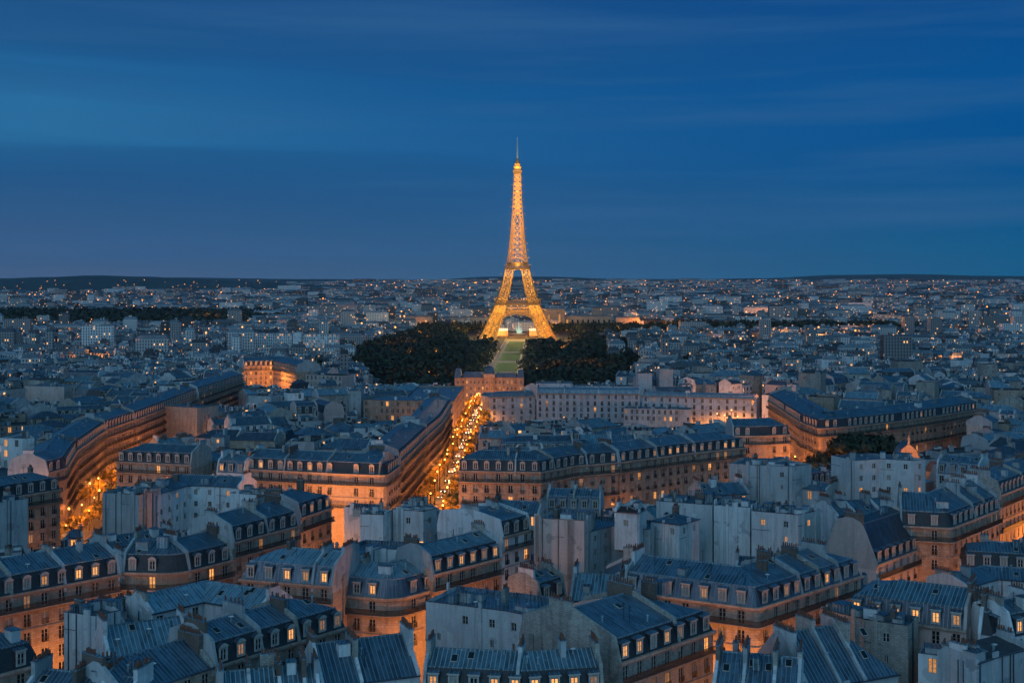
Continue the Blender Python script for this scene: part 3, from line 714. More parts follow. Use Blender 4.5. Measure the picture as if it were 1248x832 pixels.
# foreground, centre
hero([(754, 808), (869, 768)], 45, 19, 'slate-roofed block with a tall pale brick side wall, foreground centre', glow=1.6, seed=31, litd=.14, lit=.12, fire=(.62,), wall='brick_pale', roofm='zinc', dormer='flat', ends=(P_, S_), endstyle=('blank', 'street'), rh=2.6)
hero([(519, 732), (616, 744), (636, 748)], 46, 11, 'long white blank-walled house with a few tiny windows, foreground centre', roof='flat', wall='plaster', style='sparse', seed=32, rows=3, lit=0, skipw=.5, clutter=4)
hero([(515, 842), (640, 848), (736, 842)], 43, 8, 'low dark mansard house with glowing dormers at bottom centre', seed=33, roofm='zinc_light', mans='slate', dormer='flat', litd=.35, style='loft', rows=1, glow=0, fire=(.52,), rh=1.6)
hero([(392, 838), (512, 822)], 43, 12, 'pointed zinc gable with a white firewall, bottom centre left', roof='gable', roofm='zinc', wall='plaster', style='plain', seed=34, rh=4.2, rows=1, fire=(.4,))
hero([(268, 862), (392, 850)], 43, 10, 'ribbed zinc roof with rows of chimney pots at bottom left of centre', roof='gable', roofm='zinc_light', wall='plaster', style='plain', seed=35, rh=3.0, rows=1, fire=(.3, .6, .85))
hero([(659, 734), (690, 724)], 42, 8, 'small dark mansard house left of the glowing courtyard window', seed=36, roofm='zinc', dormer='flat', litd=0, lit=0, style='loft', rows=1)
hero([(694, 731), (757, 734)], 41, 12, 'ribbed zinc roofed house with wide glowing ground windows in the centre', roof='gable', roofm='zinc_light', wall='stone_warm', style='loft', seed=37, rows=1, litn=2, skipw=.2, rh=3.4)
hero([(738, 735), (803, 744)], 44, 4, 'thin white party wall house before the big central terrace', roof='flat', wall='plaster', style='blank', seed=38)
hero([(760, 719), (922, 741), (1049, 701)], 45, 13, 'big two-fronted corner terrace with zinc roof, foreground right of centre', glow=2.6, seed=39, rnd_=1.0, litd=.28, lit=.03, roofm='zinc', mans='zinc_dark', dormer='flat', fire=(.66, .77, .88), ends=(P_, S_), endstyle=('blank', 'street'))
hero([(652, 630), (672, 632), (712, 634)], 48, 12, 'blank lilac-grey party wall house, taller than its neighbours, mid centre', roof='flat', wall='plaster_pink', style='blank', seed=40, clutter=2)
hero([(719, 648), (745, 641), (792, 645)], 45, 10, 'grey courtyard house with three rows of tall dark windows', roof='flat', wall='plaster_grey', style='plain', seed=41, rows=4, skipw=0.05, lit=0)
hero([(749, 623), (777, 625), (788, 619)], 49, 5, 'small white penthouse under a dark red roof', roof='gable', roofm='redroof', wall='plaster', style='sparse', seed=42, rows=1, skipw=.3, base=44, rh=.8)
hero([(793, 634), (828, 639), (852, 632)], 46, 8, 'white cube house with two small front windows, right of centre', roof='gable', roofm='zinc', wall='plaster', style='plain', seed=43, rows=1, skipw=.1, rh=1.2, ends=(S_, S_), lit=0)
hero([(800, 610), (868, 615)], 48, 10, 'long pale wall with a column of lit windows at its right end', roof='flat', wall='plaster', style='sparse', seed=44, rows=3, litn=2, clutter=4)
hero([(870, 615), (914, 618)], 48, 9, 'plain white wall with one lit window, between two longer pale walls', roof='flat', wall='plaster', style='sparse', seed=45, rows=3, litn=1, clutter=3)
hero([(916, 622), (972, 627), (1000, 621)], 48, 9, 'white rendered block with five lit windows around its corner', roof='flat', wall='plaster', style='sparse', seed=46, rows=4, litn=5, skipw=.35, clutter=4)
hero([(889, 564), (915, 566), (941, 567), (965, 568), (989, 565)], 50, 12, 'tall pale block with a dark recessed middle, behind the long white walls', roof='flat', wall='plaster_grey', style='sparse', seed=47, rows=5, lit=.25, clutter=3, skipw=.5)
hero([(666, 620), (732, 622)], 43, 9, 'zinc mansard house with broad studio windows, mid centre', seed=48, roofm='zinc', mans='zinc_dark', dormer='flat', style='loft', rows=1, litd=0, fire=(.5,))
hero([(600, 624), (657, 627)], 43, 9, 'low grey-green zinc house left of the studio windows', roof='gable', seed=49, roofm='zinc', wall='plaster_grey', style='loft', rows=2, litn=3)
hero([(857, 604), (913, 601)], 44, 9, 'low house with a lit double window in front of the tall pale block', roof='gable', roofm='zinc', wall='plaster_grey', style='loft', rows=1, litn=3, seed=50)
hero([(965, 593), (1008, 598)], 44, 9, 'low dark house with a wide glowing studio window', roof='gable', roofm='zinc', wall='plaster_grey', style='loft', rows=1, litn=4, skipw=0, seed=51, rh=1.2)
# foreground, right
hero([(1032, 748), (1178, 768)], 45, 13, 'pale ribbed zinc mansard with six glowing dormers, lower right', seed=52, roofm='zinc_light', mans='zinc_dark', dormer='flat', litd=.85, lit=0, fire=(), ends=(S_, P_), wall='plaster_pink', bay=2.6, balc=False, glow=.3)
hero([(1000, 741), (1053, 754), (1107, 762)], 47, 6, 'stained cream block with narrow stair windows before the glowing dormers', roof='flat', wall='render', style='sparse', seed=53, rows=4, skipw=.45, lit=0, clutter=3)
hero([(985, 841), (1095, 821)], 42, 13, 'steep dark zinc roof with two broad chimney stacks, lower right', roof='gable', roofm='zinc', wall='plaster_grey', style='plain', seed=54, rh=6, rows=1, ends=(P_, S_), fire=(.35, .62))
hero([(868, 838), (975, 848)], 43, 11, 'jumbled zinc roof with long rows of pots beneath the central terrace', roof='gable', roofm='zinc', wall='plaster', style='plain', seed=55, rh=3.4, rows=1, fire=(.35, .7), clutter=3)
hero([(1119, 795), (1189, 804)], 44, 6, 'flat-roofed white house with two bright tall windows, lower right', roof='flat', wall='plaster', style='loft', seed=56, rows=1, litn=2, skipw=.2)
hero([(1190, 808), (1216, 799), (1252, 790)], 44.5, 6, 'dark-roofed annex right of the two bright windows', roof='shed', roofm='tar', wall='plaster_grey', style='blank', seed=57, rh=.8)
hero([(1192, 772), (1211, 775), (1229, 768)], 45, 8, 'narrow white house with a single slate dormer near the right edge', seed=58, wall='plaster', roofm='zinc', dormer='flat', style='plain', rows=1, lit=0, litd=0, mi=1.6)
hero([(1233, 776), (1275, 768)], 45, 8, 'mansard house with one lit dormer cut by the right edge', seed=59, wall='plaster', litd=1.0, lit=0, dormer='flat', style='loft', rows=2)
hero([(1177, 716), (1216, 705), (1256, 708)], 42, 8, 'pale courtyard house with shuttered windows at the right edge', roof='gable', roofm='zinc', wall='plaster', style='plain', seed=60, rows=2, lit=0, rh=1.4)
hero([(1173, 690), (1254, 695)], 40, 10, 'hipped zinc roof with one lit dormer and a white patch, near right edge', seed=61, litd=.25, dormer='flat', style='loft', rows=1, ends=(S_, P_), wall='plaster_grey')
hero([(1097, 640), (1159, 643), (1218, 620)], 45, 13, 'two-fronted stone corner block with a domed blue roof, right', glow=3.0, seed=62, rnd_=1.0, litd=.05, lit=0, fire=(.62, .8), ends=(P_, P_), rh=3.2, dormer='flat', wall='stone_warm')
hero([(1219, 603), (1275, 581)], 45, 12, 'stone terrace above the fiery street at the right edge', glow=4.0, seed=63, litd=0, lit=0, fire=(.5,), wall='stone_warm', balc=2)
hero([(1068, 688), (1119, 669)], 40, 12, 'house with a big blank pink side wall and tall sloping blue roof', glow=1.6, seed=64, mh=7.6, mi=3.6, roofm='zinc_dark', mans='zinc_dark', wall='plaster_pink', litd=0, lit=.0, dormer='flat', rh=.8)
hero([(1020, 629), (1096, 622)], 42, 10, 'low zinc roofs in front of the domed blue corner block', roof='gable', roofm='zinc', wall='plaster', style='plain', seed=65, rows=1, fire=(.3, .7))
hero([(1042, 561), (1073, 559), (1114, 561), (1128, 559)], 52, 10, 'tall white block with paired windows and one glowing room, right', roof='flat', wall='plaster', style='plain', seed=66, rows=4, litn=3, skipw=.1, clutter=3)
hero([(1141, 576), (1193, 581)], 46, 10, 'zinc attic house with dark ribbon windows, right of the tall white block', seed=67, roofm='zinc', mans='zinc', dormer='flat', style='loft', rows=3, skipw=0, lit=0, litd=0, wall='plaster')
hero([(1194, 558), (1245, 561)], 48, 10, 'broad bare grey gable wall near the right edge', roof='flat', wall='render', style='blank', seed=68)
# middle distance, left
hero([(-22, 615), (19, 609), (34, 607)], 46, 5, 'grey blank block at the left edge below the rounded roof', roof='flat', wall='plaster_grey', style='blank', seed=70, clutter=3)
hero([(-25, 613), (16, 605), (73, 596)], 44.5, 10, 'house with a rounded dark mansard at the left edge', seed=71, glow=1.0, litd=0, lit=0, roofm='zinc', ends=(P_, S_), endstyle=('blank', 'street'), wall='stone_warm')
hero([(125, 600), (149, 601), (169, 603), (190, 598)], 46, 10, 'tall windowless grey block beside the glowing left avenue', roof='flat', wall='plaster_grey', style='blank', seed=72, clutter=2)
hero([(192, 602), (230, 591), (264, 592), (291, 594)], 45, 8, 'white courtyard range with a pair of lit windows, behind the stepped gable', roof='gable', roofm='zinc', wall='plaster', style='plain', seed=73, rows=3, litn=3, skipw=.2, rh=2)
hero([(280, 600), (330, 604), (357, 599)], 46, 8, 'low white flat-roofed range left of the lit corner', roof='flat', wall='plaster', style='blank', seed=74, clutter=4)
hero([(58, 576), (80, 570), (93, 549), (128, 524)], 45, 12, 'pink stone terrace closing the left side of the glowing left avenue', glow=.6, near=1, deep=True, seed=75, rnd_=2, wall='stone_warm', lit=.02, litd=0, rows=5)
hero([(129, 523), (164, 511)], 45.3, 12, 'stone terrace continuing the left avenue beyond the pink one', glow=.6, near=1, deep=True, seed=76, wall='stone_warm', lit=.05, litd=0, rows=5)
hero([(165, 511), (196, 499), (240, 481)], 45, 12, 'curved terrace with black arched dormers where the left avenue bends', glow=.8, near=1, deep=True, show=.5, seed=77, wall='stone_warm', lit=.04, rows=4)
hero([(242, 480), (296, 462)], 44, 12, 'long pink terrace receding toward the lit crossroads, left', glow=.8, near=1, deep=True, show=.5, seed=78, wall='stone_warm', lit=.03, rows=4)
hero([(142, 562), (233, 566)], 45, 12, 'slate-roofed block with two lit windows at the right bank of the left avenue', near=1, seed=79, litn=2, litd=0, glow=1.0, ends=(S_, P_), endstyle=('street', 'blank'), balc=2)
hero([(264, 575), (298, 577)], 44, 10, 'small blue zinc house joined to the long slate terrace', near=1, seed=80, roofm='zinc_light', mans='zinc', dormer='flat', lit=0, litd=.15, style='loft', rows=2, wall='plaster')
hero([(300, 571), (416, 577), (471, 579), (487, 567)], 45, 13, 'long slate terrace with two balconies left of the central avenue', near=1, glow=.15, seed=81, rnd_=2, litd=.12, lit=0, balc=2, rows=7, fire=(.2, .42, .68), ends=(P_, P_))
hero([(488, 562), (505, 546), (521, 530)], 45, 12, 'dark pink terrace lining the left of the central avenue, nearest stretch', near=1, glow=0, deep=True, seed=82, litd=0, lit=.02, rows=5, wall='stone_warm')
hero([(522, 529), (538, 515), (550, 495)], 45, 12, 'terrace in the middle stretch left of the central avenue', near=1, glow=0, deep=True, seed=83, litd=0, lit=.02, rows=5, wall='stone_warm')
hero([(443, 487), (553, 489), (566, 470)], 43, 24, 'broad flat dark-roofed office block near the end of the central avenue', near=1, roof='flat', glow=1.5, seed=84, wall='stone_warm', style='loft', rows=4, lit=.12, balc=False, clutter=2)
# middle distance, centre and right
hero([(559, 573), (600, 574), (659, 575), (702, 567), (754, 563)], 45, 13, 'long curved terrace right of the central avenue, near half, rounded corner', near=1, glow=1.1, seed=85, litd=.12, lit=.05, balc=2, rows=4, fire=(.3, .55, .8), wall='stone_warm', ends=(S_, P_), endstyle=('street', 'blank'))
hero([(755, 563), (831, 553), (908, 545)], 45, 13, 'far half of the long terrace, some dormers glowing, centre right', near=1, glow=1.9, seed=86, litd=.3, lit=.08, rows=4, fire=(.3, .6), wall='stone_warm', ends=(P_, S_), endstyle=('blank', 'street'))
hero([(893, 531), (928, 531), (963, 529)], 45, 14, 'rounded zinc-roofed block beside the right boulevard, two balconies', near=1, glow=2.2, seed=87, rnd_=3, litd=.05, lit=.06, balc=2, rows=5, wall='stone_warm', ends=(P_, S_), endstyle=('blank', 'street'))
w_ = [(1193, 498), (1145, 506), (1095, 513), (1028, 520), (998, 522), (976, 514), (956, 501), (936, 488)]
hero(w_[::-1], 45, 14, 'wedge-shaped terrace sweeping round the right boulevard with banded balconies', near=1, glow=1.3, seed=88, rnd_=2, litd=.05, lit=.06, balc=2, rows=5, wall='stone_warm')
IK = dict(near=1, name='institutional_building', cat='public building', roofm='zinc_light', mans='zinc_light', dormer=None, style='street', balc=False, litd=0)
hero([(597, 484), (652, 482)], 38, 14, 'grey wing of the white institution nearest the central avenue', wall='plaster_grey', rows=4, lit=.05, mh=1.4, mi=1.4, rh=.6, bay=4.2, seed=89, ends=(S_, P_), **IK)
hero([(654, 479), (780, 480)], 39.5, 16, 'long white institution block with pale roof in the centre', wall='plaster_blue', rows=4, lit=.05, mh=1.8, mi=1.4, rh=.6, bay=3.4, seed=189, ends=(P_, P_), fire=(.27, .6), **IK)
hero([(782, 482), (922, 486)], 38.5, 14, 'right half of the white institution ending at the right boulevard', wall='plaster_blue', rows=4, lit=.03, mh=1.2, mi=1.2, rh=.5, bay=3.9, seed=190, ends=(P_, S_), fire=(.4,), **IK)
hero([(760, 497), (800, 498), (842, 499)], 34, 10, 'low grey block with tall pilasters before the white institution', near=1, roof='flat', wall='plaster_grey', style='loft', rows=2, seed=191, lit=.12, clutter=2)
hero([(654, 467), (698, 467)], 38, 14, 'pale blue box roof standing behind the white institution', near=1, roof='flat', wall='plaster_blue', style='blank', seed=192)
hero([(700, 470), (776, 471)], 36, 12, 'low pale roofs lined up behind the white institution', near=1, roof='flat', wall='plaster', style='loft', rows=2, lit=.1, seed=193)
hero([(297, 446), (333, 445), (361, 451)], 41, 16, 'orange-lit stone corner block by the crossroads, upper left', near=1, glow=8, seed=90, wall='stone_warm', rows=4, lit=.1, litd=.5)
hero([(290, 406), (356, 406)], 37, 14, 'long pale housing slab with many lit rooms, upper left', near=0, roof='flat', wall='plaster', style='loft', rows=7, lit=.18, seed=91, name='housing_slab', balc=False, base=2)
hero([(357, 405), (367, 405)], 38, 14, 'blank white end tower between two housing slabs', near=0, roof='flat', wall='plaster', style='blank', seed=92, name='housing_slab', base=2)
hero([(368, 407), (412, 407)], 36, 14, 'right housing slab with orange stair lights, upper left', near=0, roof='flat', wall='plaster', style='loft', rows=7, lit=.3, seed=93, name='housing_slab', base=2)
hero([(1064, 383), (1122, 385)], 28, 30, 'wide office block with glowing floors, far right', near=0, roof='flat', wall='plaster_pink', style='loft', rows=7, lit=.45, seed=94, name='office_block', cat='office block', base=0)
hero([(424, 476), (440, 476)], 46, 12, 'grey lift tower rising from the flat dark roof left of centre', near=1, roof='flat', wall='plaster_grey', style='sparse', rows=3, seed=95, lit=.3)
hero([(0, 533), (27, 534), (42, 533)], 49, 12, 'white modern block with wide windows and one red-lit room at the left edge', near=1, roof='flat', wall='plaster', style='loft', rows=5, litn=4, skipw=.3, seed=96)
hero([(44, 536), (64, 537)], 49, 11, 'bare brownish gable block right of the white modern block', near=1, roof='flat', wall='brick_pale', style='blank', seed=97)
hero([(30, 470), (78, 471)], 43, 14, 'blank lilac box with sloping top corners, upper left', near=1, roof='flat', wall='plaster_pink', style='blank', seed=98)
hero([(197, 494), (212, 495), (240, 497)], 46, 12, 'brown and white bare box behind the bend of the left avenue', near=1, roof='flat', wall='render', style='blank', seed=99)

# ------------------------------------------------------------------ occupancy and infill
X0, Y0, NX, NY = -620, 140, 1240, 1180
occ = np.zeros((NY, NX), np.uint8)
def raster(poly, val=1, test=False):
    xs = [p[0] for p in poly]; ys = [p[1] for p in poly]
    x0, x1 = int(max(0, math.floor(min(xs)-X0))), int(min(NX, math.ceil(max(xs)-X0)+1)); y0, y1 = int(max(0, math.floor(min(ys)-Y0))), int(min(NY, math.ceil(max(ys)-Y0)+1))
    if x1 <= x0 or y1 <= y0: return 1.0 if test else None
    gx, gy = np.meshgrid(np.arange(x0, x1)+X0+.5, np.arange(y0, y1)+Y0+.5); ins = np.zeros(gx.shape, bool); j = len(poly)-1
    for i in range(len(poly)):
        xi, yi, xj, yj = poly[i][0], poly[i][1], poly[j][0], poly[j][1]
        if yi != yj: ins ^= ((yi > gy) != (yj > gy)) & (gx < (xj-xi)*(gy-yi)/(yj-yi)+xi)
        j = i
    sub = occ[y0:y1, x0:x1]
    if test:
        nn = ins.sum(); return 1.0 if nn == 0 else (sub[ins] > 0).mean()
    sub[ins] = np.maximum(sub[ins], val)
def quadstrip(pts, half):
    for a, b_ in zip(pts, pts[1:]):
        a = Vector(a); b_ = Vector(b_); t = (b_-a).normalized(); n = Vector((-t.y, t.x))*half
        raster([a-n-t*2, b_-n+t*2, b_+n+t*2, a+n-t*2], 2)
STREETS = {'central avenue': ([(-24, 306), (-22, 420), (-19, 600), (-17, 800)], 8), 'left avenue': ([(-126, 312), (-131, 400), (-131, 480), (-132, 540)], 9),
           'right boulevard': ([(99, 396), (100, 470), (103, 560), (106, 680)], 7)}
for w, name, label, cat, k, glow in HERO:
    raster(w.foot(.3), 1)
    if k.get('style', 'street') == 'street': raster([p for p in w.foot(.3, 11 if w.org[1] < 330 else 9 if k.get('show', 1) == 1 else 3)], 2)
    elif w.org[1] < 330: raster(w.foot(.3, 5), 2)
for pts, half in STREETS.values(): quadstrip(pts, half)
quadstrip([(-185, 330), (60, 322)], 5) ; quadstrip([(-40, 318), (-38, 345)], 6)
quadstrip([(-200, 706), (-20, 735), (130, 720)], 6)
raster([(-85, 770), (75, 770), (130, 1320), (-130, 1320)], 3)
def parkedge(y):  # x-limits of the park between the near quarter and the tower
    t = (y-900)/1100.0
    return (-100-60*math.sin(max(0, min(1, t))*math.pi)-80*max(0, t-.1), (80+75*max(0, t)) if y < 1930 else 275)
rw = random.Random(5)
def inpark(x, y):
    if 880 < y < 2330:
        a, b_ = parkedge(y)
        if a < x < b_: return True
    return False
STRIPS = [((119, 1190), (170, 1940), 13), ((173, 1170), (238, 1980), 12), ((-175, 1100), (-260, 1700), 8)]
def instrip(x, y):
    for (x0, y0), (x1, y1), h_ in STRIPS:
        if y0 < y < y1 and abs(x-(x0+(x1-x0)*(y-y0)/(y1-y0))) < h_: return True
    return False
fills = []
def tryfill(cx, cy, w_, d_, ang, slack=.02):
    if abs(cx) > cy*.46+40: return False
    if inpark(cx, cy) or instrip(cx, cy): return False
    ca, sa = math.cos(ang), math.sin(ang); q = []
    for x, y in ((-w_/2, -d_/2), (w_/2, -d_/2), (w_/2, d_/2), (-w_/2, d_/2)): q.append((cx+x*ca-y*sa, cy+x*sa+y*ca))
    if raster(q, test=True) > slack: return False
    raster(q, 1); fills.append((q[0], q[1], d_, cx, cy, ang, w_)); return True
angs = {}
def angle_at(x, y):
    k = (int(x//110), int(y//90)); 
    if k not in angs: angs[k] = rw.choice((-.5, -.2, .05, .12, .45, .7))
    return angs[k]
for size, tries in (((14, 24), 1500), ((10, 16), 5200), ((6.5, 10), 9000), ((4, 6.5), 9000)):
    for _ in range(tries):
        cy = 150+1130*rw.random()**.8; cx = rw.uniform(-1, 1)*(cy*.45+30)
        if cy < 340 and size[0] > 12: continue
        w_ = rw.uniform(*size); d_ = rw.uniform(min(size[0], 8), min(size[1], 12)); a = angle_at(cx, cy)+rw.choice((0, 0, 0, math.pi/2))+rw.uniform(-.03, .03)
        if abs(math.sin(a)) > .9 and rw.random() < .5: continue
        tryfill(cx, cy, w_, d_, a)
VW = [(82, 170, 638, 470), (170, 200, 522, 560), (496, 562, 614, 460), (560, 600, 500, 840), (404, 440, 662, 330), (920, 942, 512, 700), (952, 1002, 550, 440), (552, 645, 486, 860), (1236, 1250, 655, 330), (600, 925, 506, 630), (60, 300, 500, 330), (436, 556, 468, 905), (645, 735, 466, 905)]
for w, name, label, cat, k, glow in HERO:
    xs_ = [624+p.x*F/p.y for p in w.p]; ys_ = [340+(H-w.Z)*F/p.y for p in w.p]; Ym = min(p.y for p in w.p)
    for (xa, ya, pa), (xb, yb, pb) in zip(zip(xs_, ys_, w.p), zip(xs_[1:], ys_[1:], w.p[1:])):
        fh = (20*F/max(pa.y, pb.y))*k.get('show', 1)*(.62 if k.get('style', 'street') == 'street' else .4)
        VW.append((min(xa, xb), max(xa, xb), max(ya, yb)+fh, max(pa.y, pb.y)))
CAND = []
for q0, q1, d_, cx, cy, ang, w_ in fills:
    g = ground(cx, cy); r = rw.random(); A, B = Vector(q0), Vector(q1)
    if cy < 330: Zr = rw.uniform(13.5, 17.5)
    elif cy < 700: Zr = rw.uniform(14, 20)
    else: Zr = rw.uniform(15, 22)
    if rw.random() < .06 and cy > 420: Zr += rw.uniform(3, 8); r = .9
    roof = 'gable' if r < .48 else ('mansard' if r < .76 else 'flat')
    if roof == 'mansard': Zr -= 2
    top = g+Zr+(5.5 if roof == 'mansard' else 3 if roof == 'gable' else 1.5); pxa, pxb = sorted((624+A.x*F/A.y, 624+B.x*F/B.y)); lim = 999
    for xa, xb, yb, ym in VW:
        if cy < ym and pxb > xa and pxa < xb: lim = min(lim, H-(yb-340)*cy/F)
    if top > lim:
        Zr -= top-lim
        if Zr < 9:
            if lim-g < 7.5: continue
            Zr = lim-g-1.5; roof = 'flat'
    if w_ < 7: roof = rw.choice(('flat', 'gable', 'shed')); Zr -= 1.5
    W_ = Wing([A, B], g+Zr, d_, roof, ends=(rw.choice((P_, P_, S_)), rw.choice((P_, P_, S_))) if roof != 'flat' else (P_, P_))
    CAND.append(W_)
# which houses show, and how much of the picture each takes
allw = [h[0] for h in HERO]+CAND
bv, bf, owner = [], [], []
for k, w in enumerate(allw):
    b = MB(); w.shell(b); o = len(bv); bv.extend(b.v)
    for f_ in b.f: bf.append(tuple(i+o for i in f_)); owner.append(k)
bvh = BVHTree.FromPolygons(bv, bf, epsilon=0)
vis = np.zeros(len(allw), int); org_c = Vector((0, 0, H)); firstpx = {}
for py in range(350, 832, 2):
    for px in range(0, 1248, 2):
        dr = Vector(((px-624)/F, 1, -(py-340)/F)).normalized(); hit = bvh.ray_cast(org_c, dr, 3000)
        if hit[0] is not None:
            k = owner[hit[2]]; vis[k] += 1
            if k not in firstpx: firstpx[k] = [0, 0]
            firstpx[k][0] += px; firstpx[k][1] += py
nh = len(HERO)
order = sorted(range(nh, len(allw)), key=lambda k: -vis[k])
chosen = [k for k in order if vis[k] > 9][:300-nh]
print('heroes', nh, 'fill', len(CAND), 'chosen', len(chosen), 'min vis', vis[chosen[-1]] if chosen else 0, 'hero unseen', [HERO[i][2] for i in range(nh) if vis[i] < 6])
for i, (w, name, label, cat, k, glow) in enumerate(HERO):
    make_building(w, name, label, cat, **{a: v for a, v in k.items() if a != 'show'})
# labels of the infill: row by row, counted from the left
bands = [(0, 205, 'the bottom row'), (205, 240, 'the second row up'), (240, 275, 'the third row up'), (275, 310, 'the row before the curved terrace'), (310, 350, 'the row flanking the curved terrace'),
         (350, 395, 'the row behind the curved terrace'), (395, 450, 'the row level with the wedge terrace'), (450, 510, 'the row beyond the wedge terrace'), (510, 580, 'the row before the institution'), (580, 680, 'the row beside the institution'), (680, 800, 'the row behind the institution'), (800, 1000, 'the row before the park'), (1000, 1600, 'the row flanking the park')]
TENS = ['', 'ten', 'twenty', 'thirty', 'forty', 'fifty', 'sixty']; ORD = ['', 'first', 'second', 'third', 'fourth', 'fifth', 'sixth', 'seventh', 'eighth', 'ninth', 'tenth', 'eleventh', 'twelfth', 'thirteenth', 'fourteenth', 'fifteenth', 'sixteenth', 'seventeenth', 'eighteenth', 'nineteenth']
def ordn(n):
    if n < 20: return ORD[n]
    t_, u = divmod(n, 10); tw = TENS[t_]
    return (tw[:-1]+'ieth') if u == 0 else tw+'-'+ORD[u]
GLOWB = []
for y0, y1, bn in bands:
    ks = [k for k in chosen if y0 <= allw[k].org[1] < y1]
    ks.sort(key=lambda k: firstpx[k][0]/vis[k])
    for j, k in enumerate(ks):
        w = allw[k]; r = random.Random(k)
        wall = r.choice(['plaster', 'plaster', 'plaster_grey', 'plaster_pink', 'render', 'stone', 'brick_pale', 'plaster_grey'])
        roofm = r.choice(['zinc', 'zinc', 'zinc_light', 'zinc_dark']) if w.roof != 'flat' else 'tar'
        tone = {'plaster': 'white', 'plaster_grey': 'grey', 'plaster_pink': 'pinkish', 'render': 'stained', 'stone': 'stone', 'brick_pale': 'pale brick'}[wall]
        style = r.choice(['plain', 'sparse', 'loft', 'blank']) if w.roof != 'mansard' else 'loft'
        nl = r.choice((0, 0, 0, 0, 1, 2)) if style != 'blank' else 0
        rt = {'mansard': 'mansard', 'gable': 'pitched zinc', 'flat': 'flat roof', 'shed': 'lean-to zinc'}[w.roof]
        lab = '%s %s house, %s from left in %s' % (tone, rt, ordn(j+1), bn)
        near = 2 if w.org[1] < 300 else 1
        make_building(w, 'house', lab, 'house', near=near, wall=wall, roofm=roofm, mans=r.choice(['slate', 'zinc_dark']), style=style, rows=2 if w.org[1] > 330 else 3, litn=nl, litd=.08, dormer=r.choice(['flat', 'arch']) if w.org[1] < 600 else None,
                      chim=None if w.org[1] < 500 else 0, seed=k, balc=False, group='houses packed between the terraces', skipw={'plain': .3, 'sparse': .6, 'loft': .1, 'blank': 1}[style], clutter=2 if near == 2 else 1)
# the rest of the near and middle rooftops as one mass
chs = set(chosen)
def tone_mesh(b, tones, name, kind='stuff', label=None, cat=None):
    me = b.mesh(name); a = me.attributes.new('tone', 'FLOAT', 'FACE'); a.data.foreach_set('value', tones); o = bpy.data.objects.new(name, me); C.objects.link(o)
    tag(o, label, cat, None, kind); return o
b = MB(M['midwall'], M['farroof']); tones = []
def chimbox(b, w, rnd):
    n_ = rnd.choice((1, 2, 2, 3)); A = w.p[0]; t = w.t[0]; nn = w.n[0]; Lw = (w.p[1]-w.p[0]).length; zr = w.Z+(w.mh if w.roof == 'mansard' else 0)+w.rh
    for _ in range(n_):
        q = A+t*rnd.uniform(.1, .9)*Lw+nn*rnd.uniform(.3, .7)*w.d; b.box((q.x, q.y, w.Z-1), (rnd.uniform(.8, 4), rnd.choice((.6, .8, 1.6)), zr-w.Z+1+rnd.uniform(.5, 1.8)), math.atan2(nn.y, nn.x), 0)
for k in range(nh, len(allw)):
    if k in chs: continue
    w = allw[k]; r = random.Random(k); f0 = len(b.f); w.shell(b, 0, 1); chimbox(b, w, r); tv = r.random(); tones += [min(1, max(0, tv+r.uniform(-.15, .15))) for _ in range(len(b.f)-f0)]
tone_mesh(b, tones, 'rooftops', label='mass of small zinc roofs and pale walls filling the gaps of the near quarter', cat='rooftops')

# ------------------------------------------------------------------ terrain, roads, far city
gb = MB(M['fargnd']); xs = [-1.0, -.75, -.5, -.25, -.1, 0, .1, .25, .5, .75, 1.0]
ysl = [60, 300, 500, 620, 680, 740, 800, 860, 920, 980, 1050, 1500, 2200, 3200, 4500, 5300, 6200, 7200, 8300, 9500, 11000, 13000, 18000, 30000]
for y0, y1 in zip(ysl, ysl[1:]):
    for x0, x1 in zip(xs, xs[1:]):
        W0, W1 = y0*.9+400, y1*.9+400
        gb.face([(x0*W0, y0, ground(0, y0)), (x1*W0, y0, ground(0, y0)), (x1*W1, y1, ground(0, y1)), (x0*W1, y1, ground(0, y1))])
tag(gb.build('ground'), 'dark ground under the whole city', None, None, 'structure')
def road(name, pts, half, zoff, m, kind='structure'):
    b = MB(m); n = len(pts); L_ = []
    dense = []
    for a, c in zip(pts, pts[1:]):
        a, c = Vector(a), Vector(c); k = max(1, int((c-a).length/20))
        for j in range(k): dense.append(a+(c-a)*j/k)
    dense.append(Vector(pts[-1]))
    for i, p in enumerate(dense):
        t = (dense[min(i+1, len(dense)-1)]-dense[max(i-1, 0)]).normalized(); nn = Vector((-t.y, t.x)); z = ground(p.x, p.y)+zoff
        L_.append(((p-nn*half), (p+nn*half), z))
    for (a, a2, z), (c, c2, z2) in zip(L_, L_[1:]):
        b.face([(a.x, a.y, z), (c.x, c.y, z2), (c2.x, c2.y, z2), (a2.x, a2.y, z)])
        if zoff > .1:
            b.face([(a.x, a.y, z-.2), (c.x, c.y, z2-.2), (c.x, c.y, z2), (a.x, a.y, z)]); b.face([(a2.x, a2.y, z), (c2.x, c2.y, z2), (c2.x, c2.y, z2-.2), (a2.x, a2.y, z-.2)])
    o = b.build(name); tag(o, None, None, None, kind); return o
for nm, (pts, half) in STREETS.items():
    P = [Vector(p) for p in pts]
    road('road', pts, half-3, .06, M['asphalt'])
    for s in (-1, 1):
        off = [(p.x+s*(half-1.6), p.y) for p in P]; road('pavement', off, 1.4, .18, M['flag'])
    ln = MB(M['whitepaint'])
    for a, c in zip(P, P[1:]):
        k = int((c-a).length/9)
        for j in range(k): q = a+(c-a)*((j+.5)/k); ln.box((q.x, q.y, ground(q.x, q.y)+.066), (.18, 3, .006))
    tag(ln.build('road_marking'), None, None, None, 'structure')
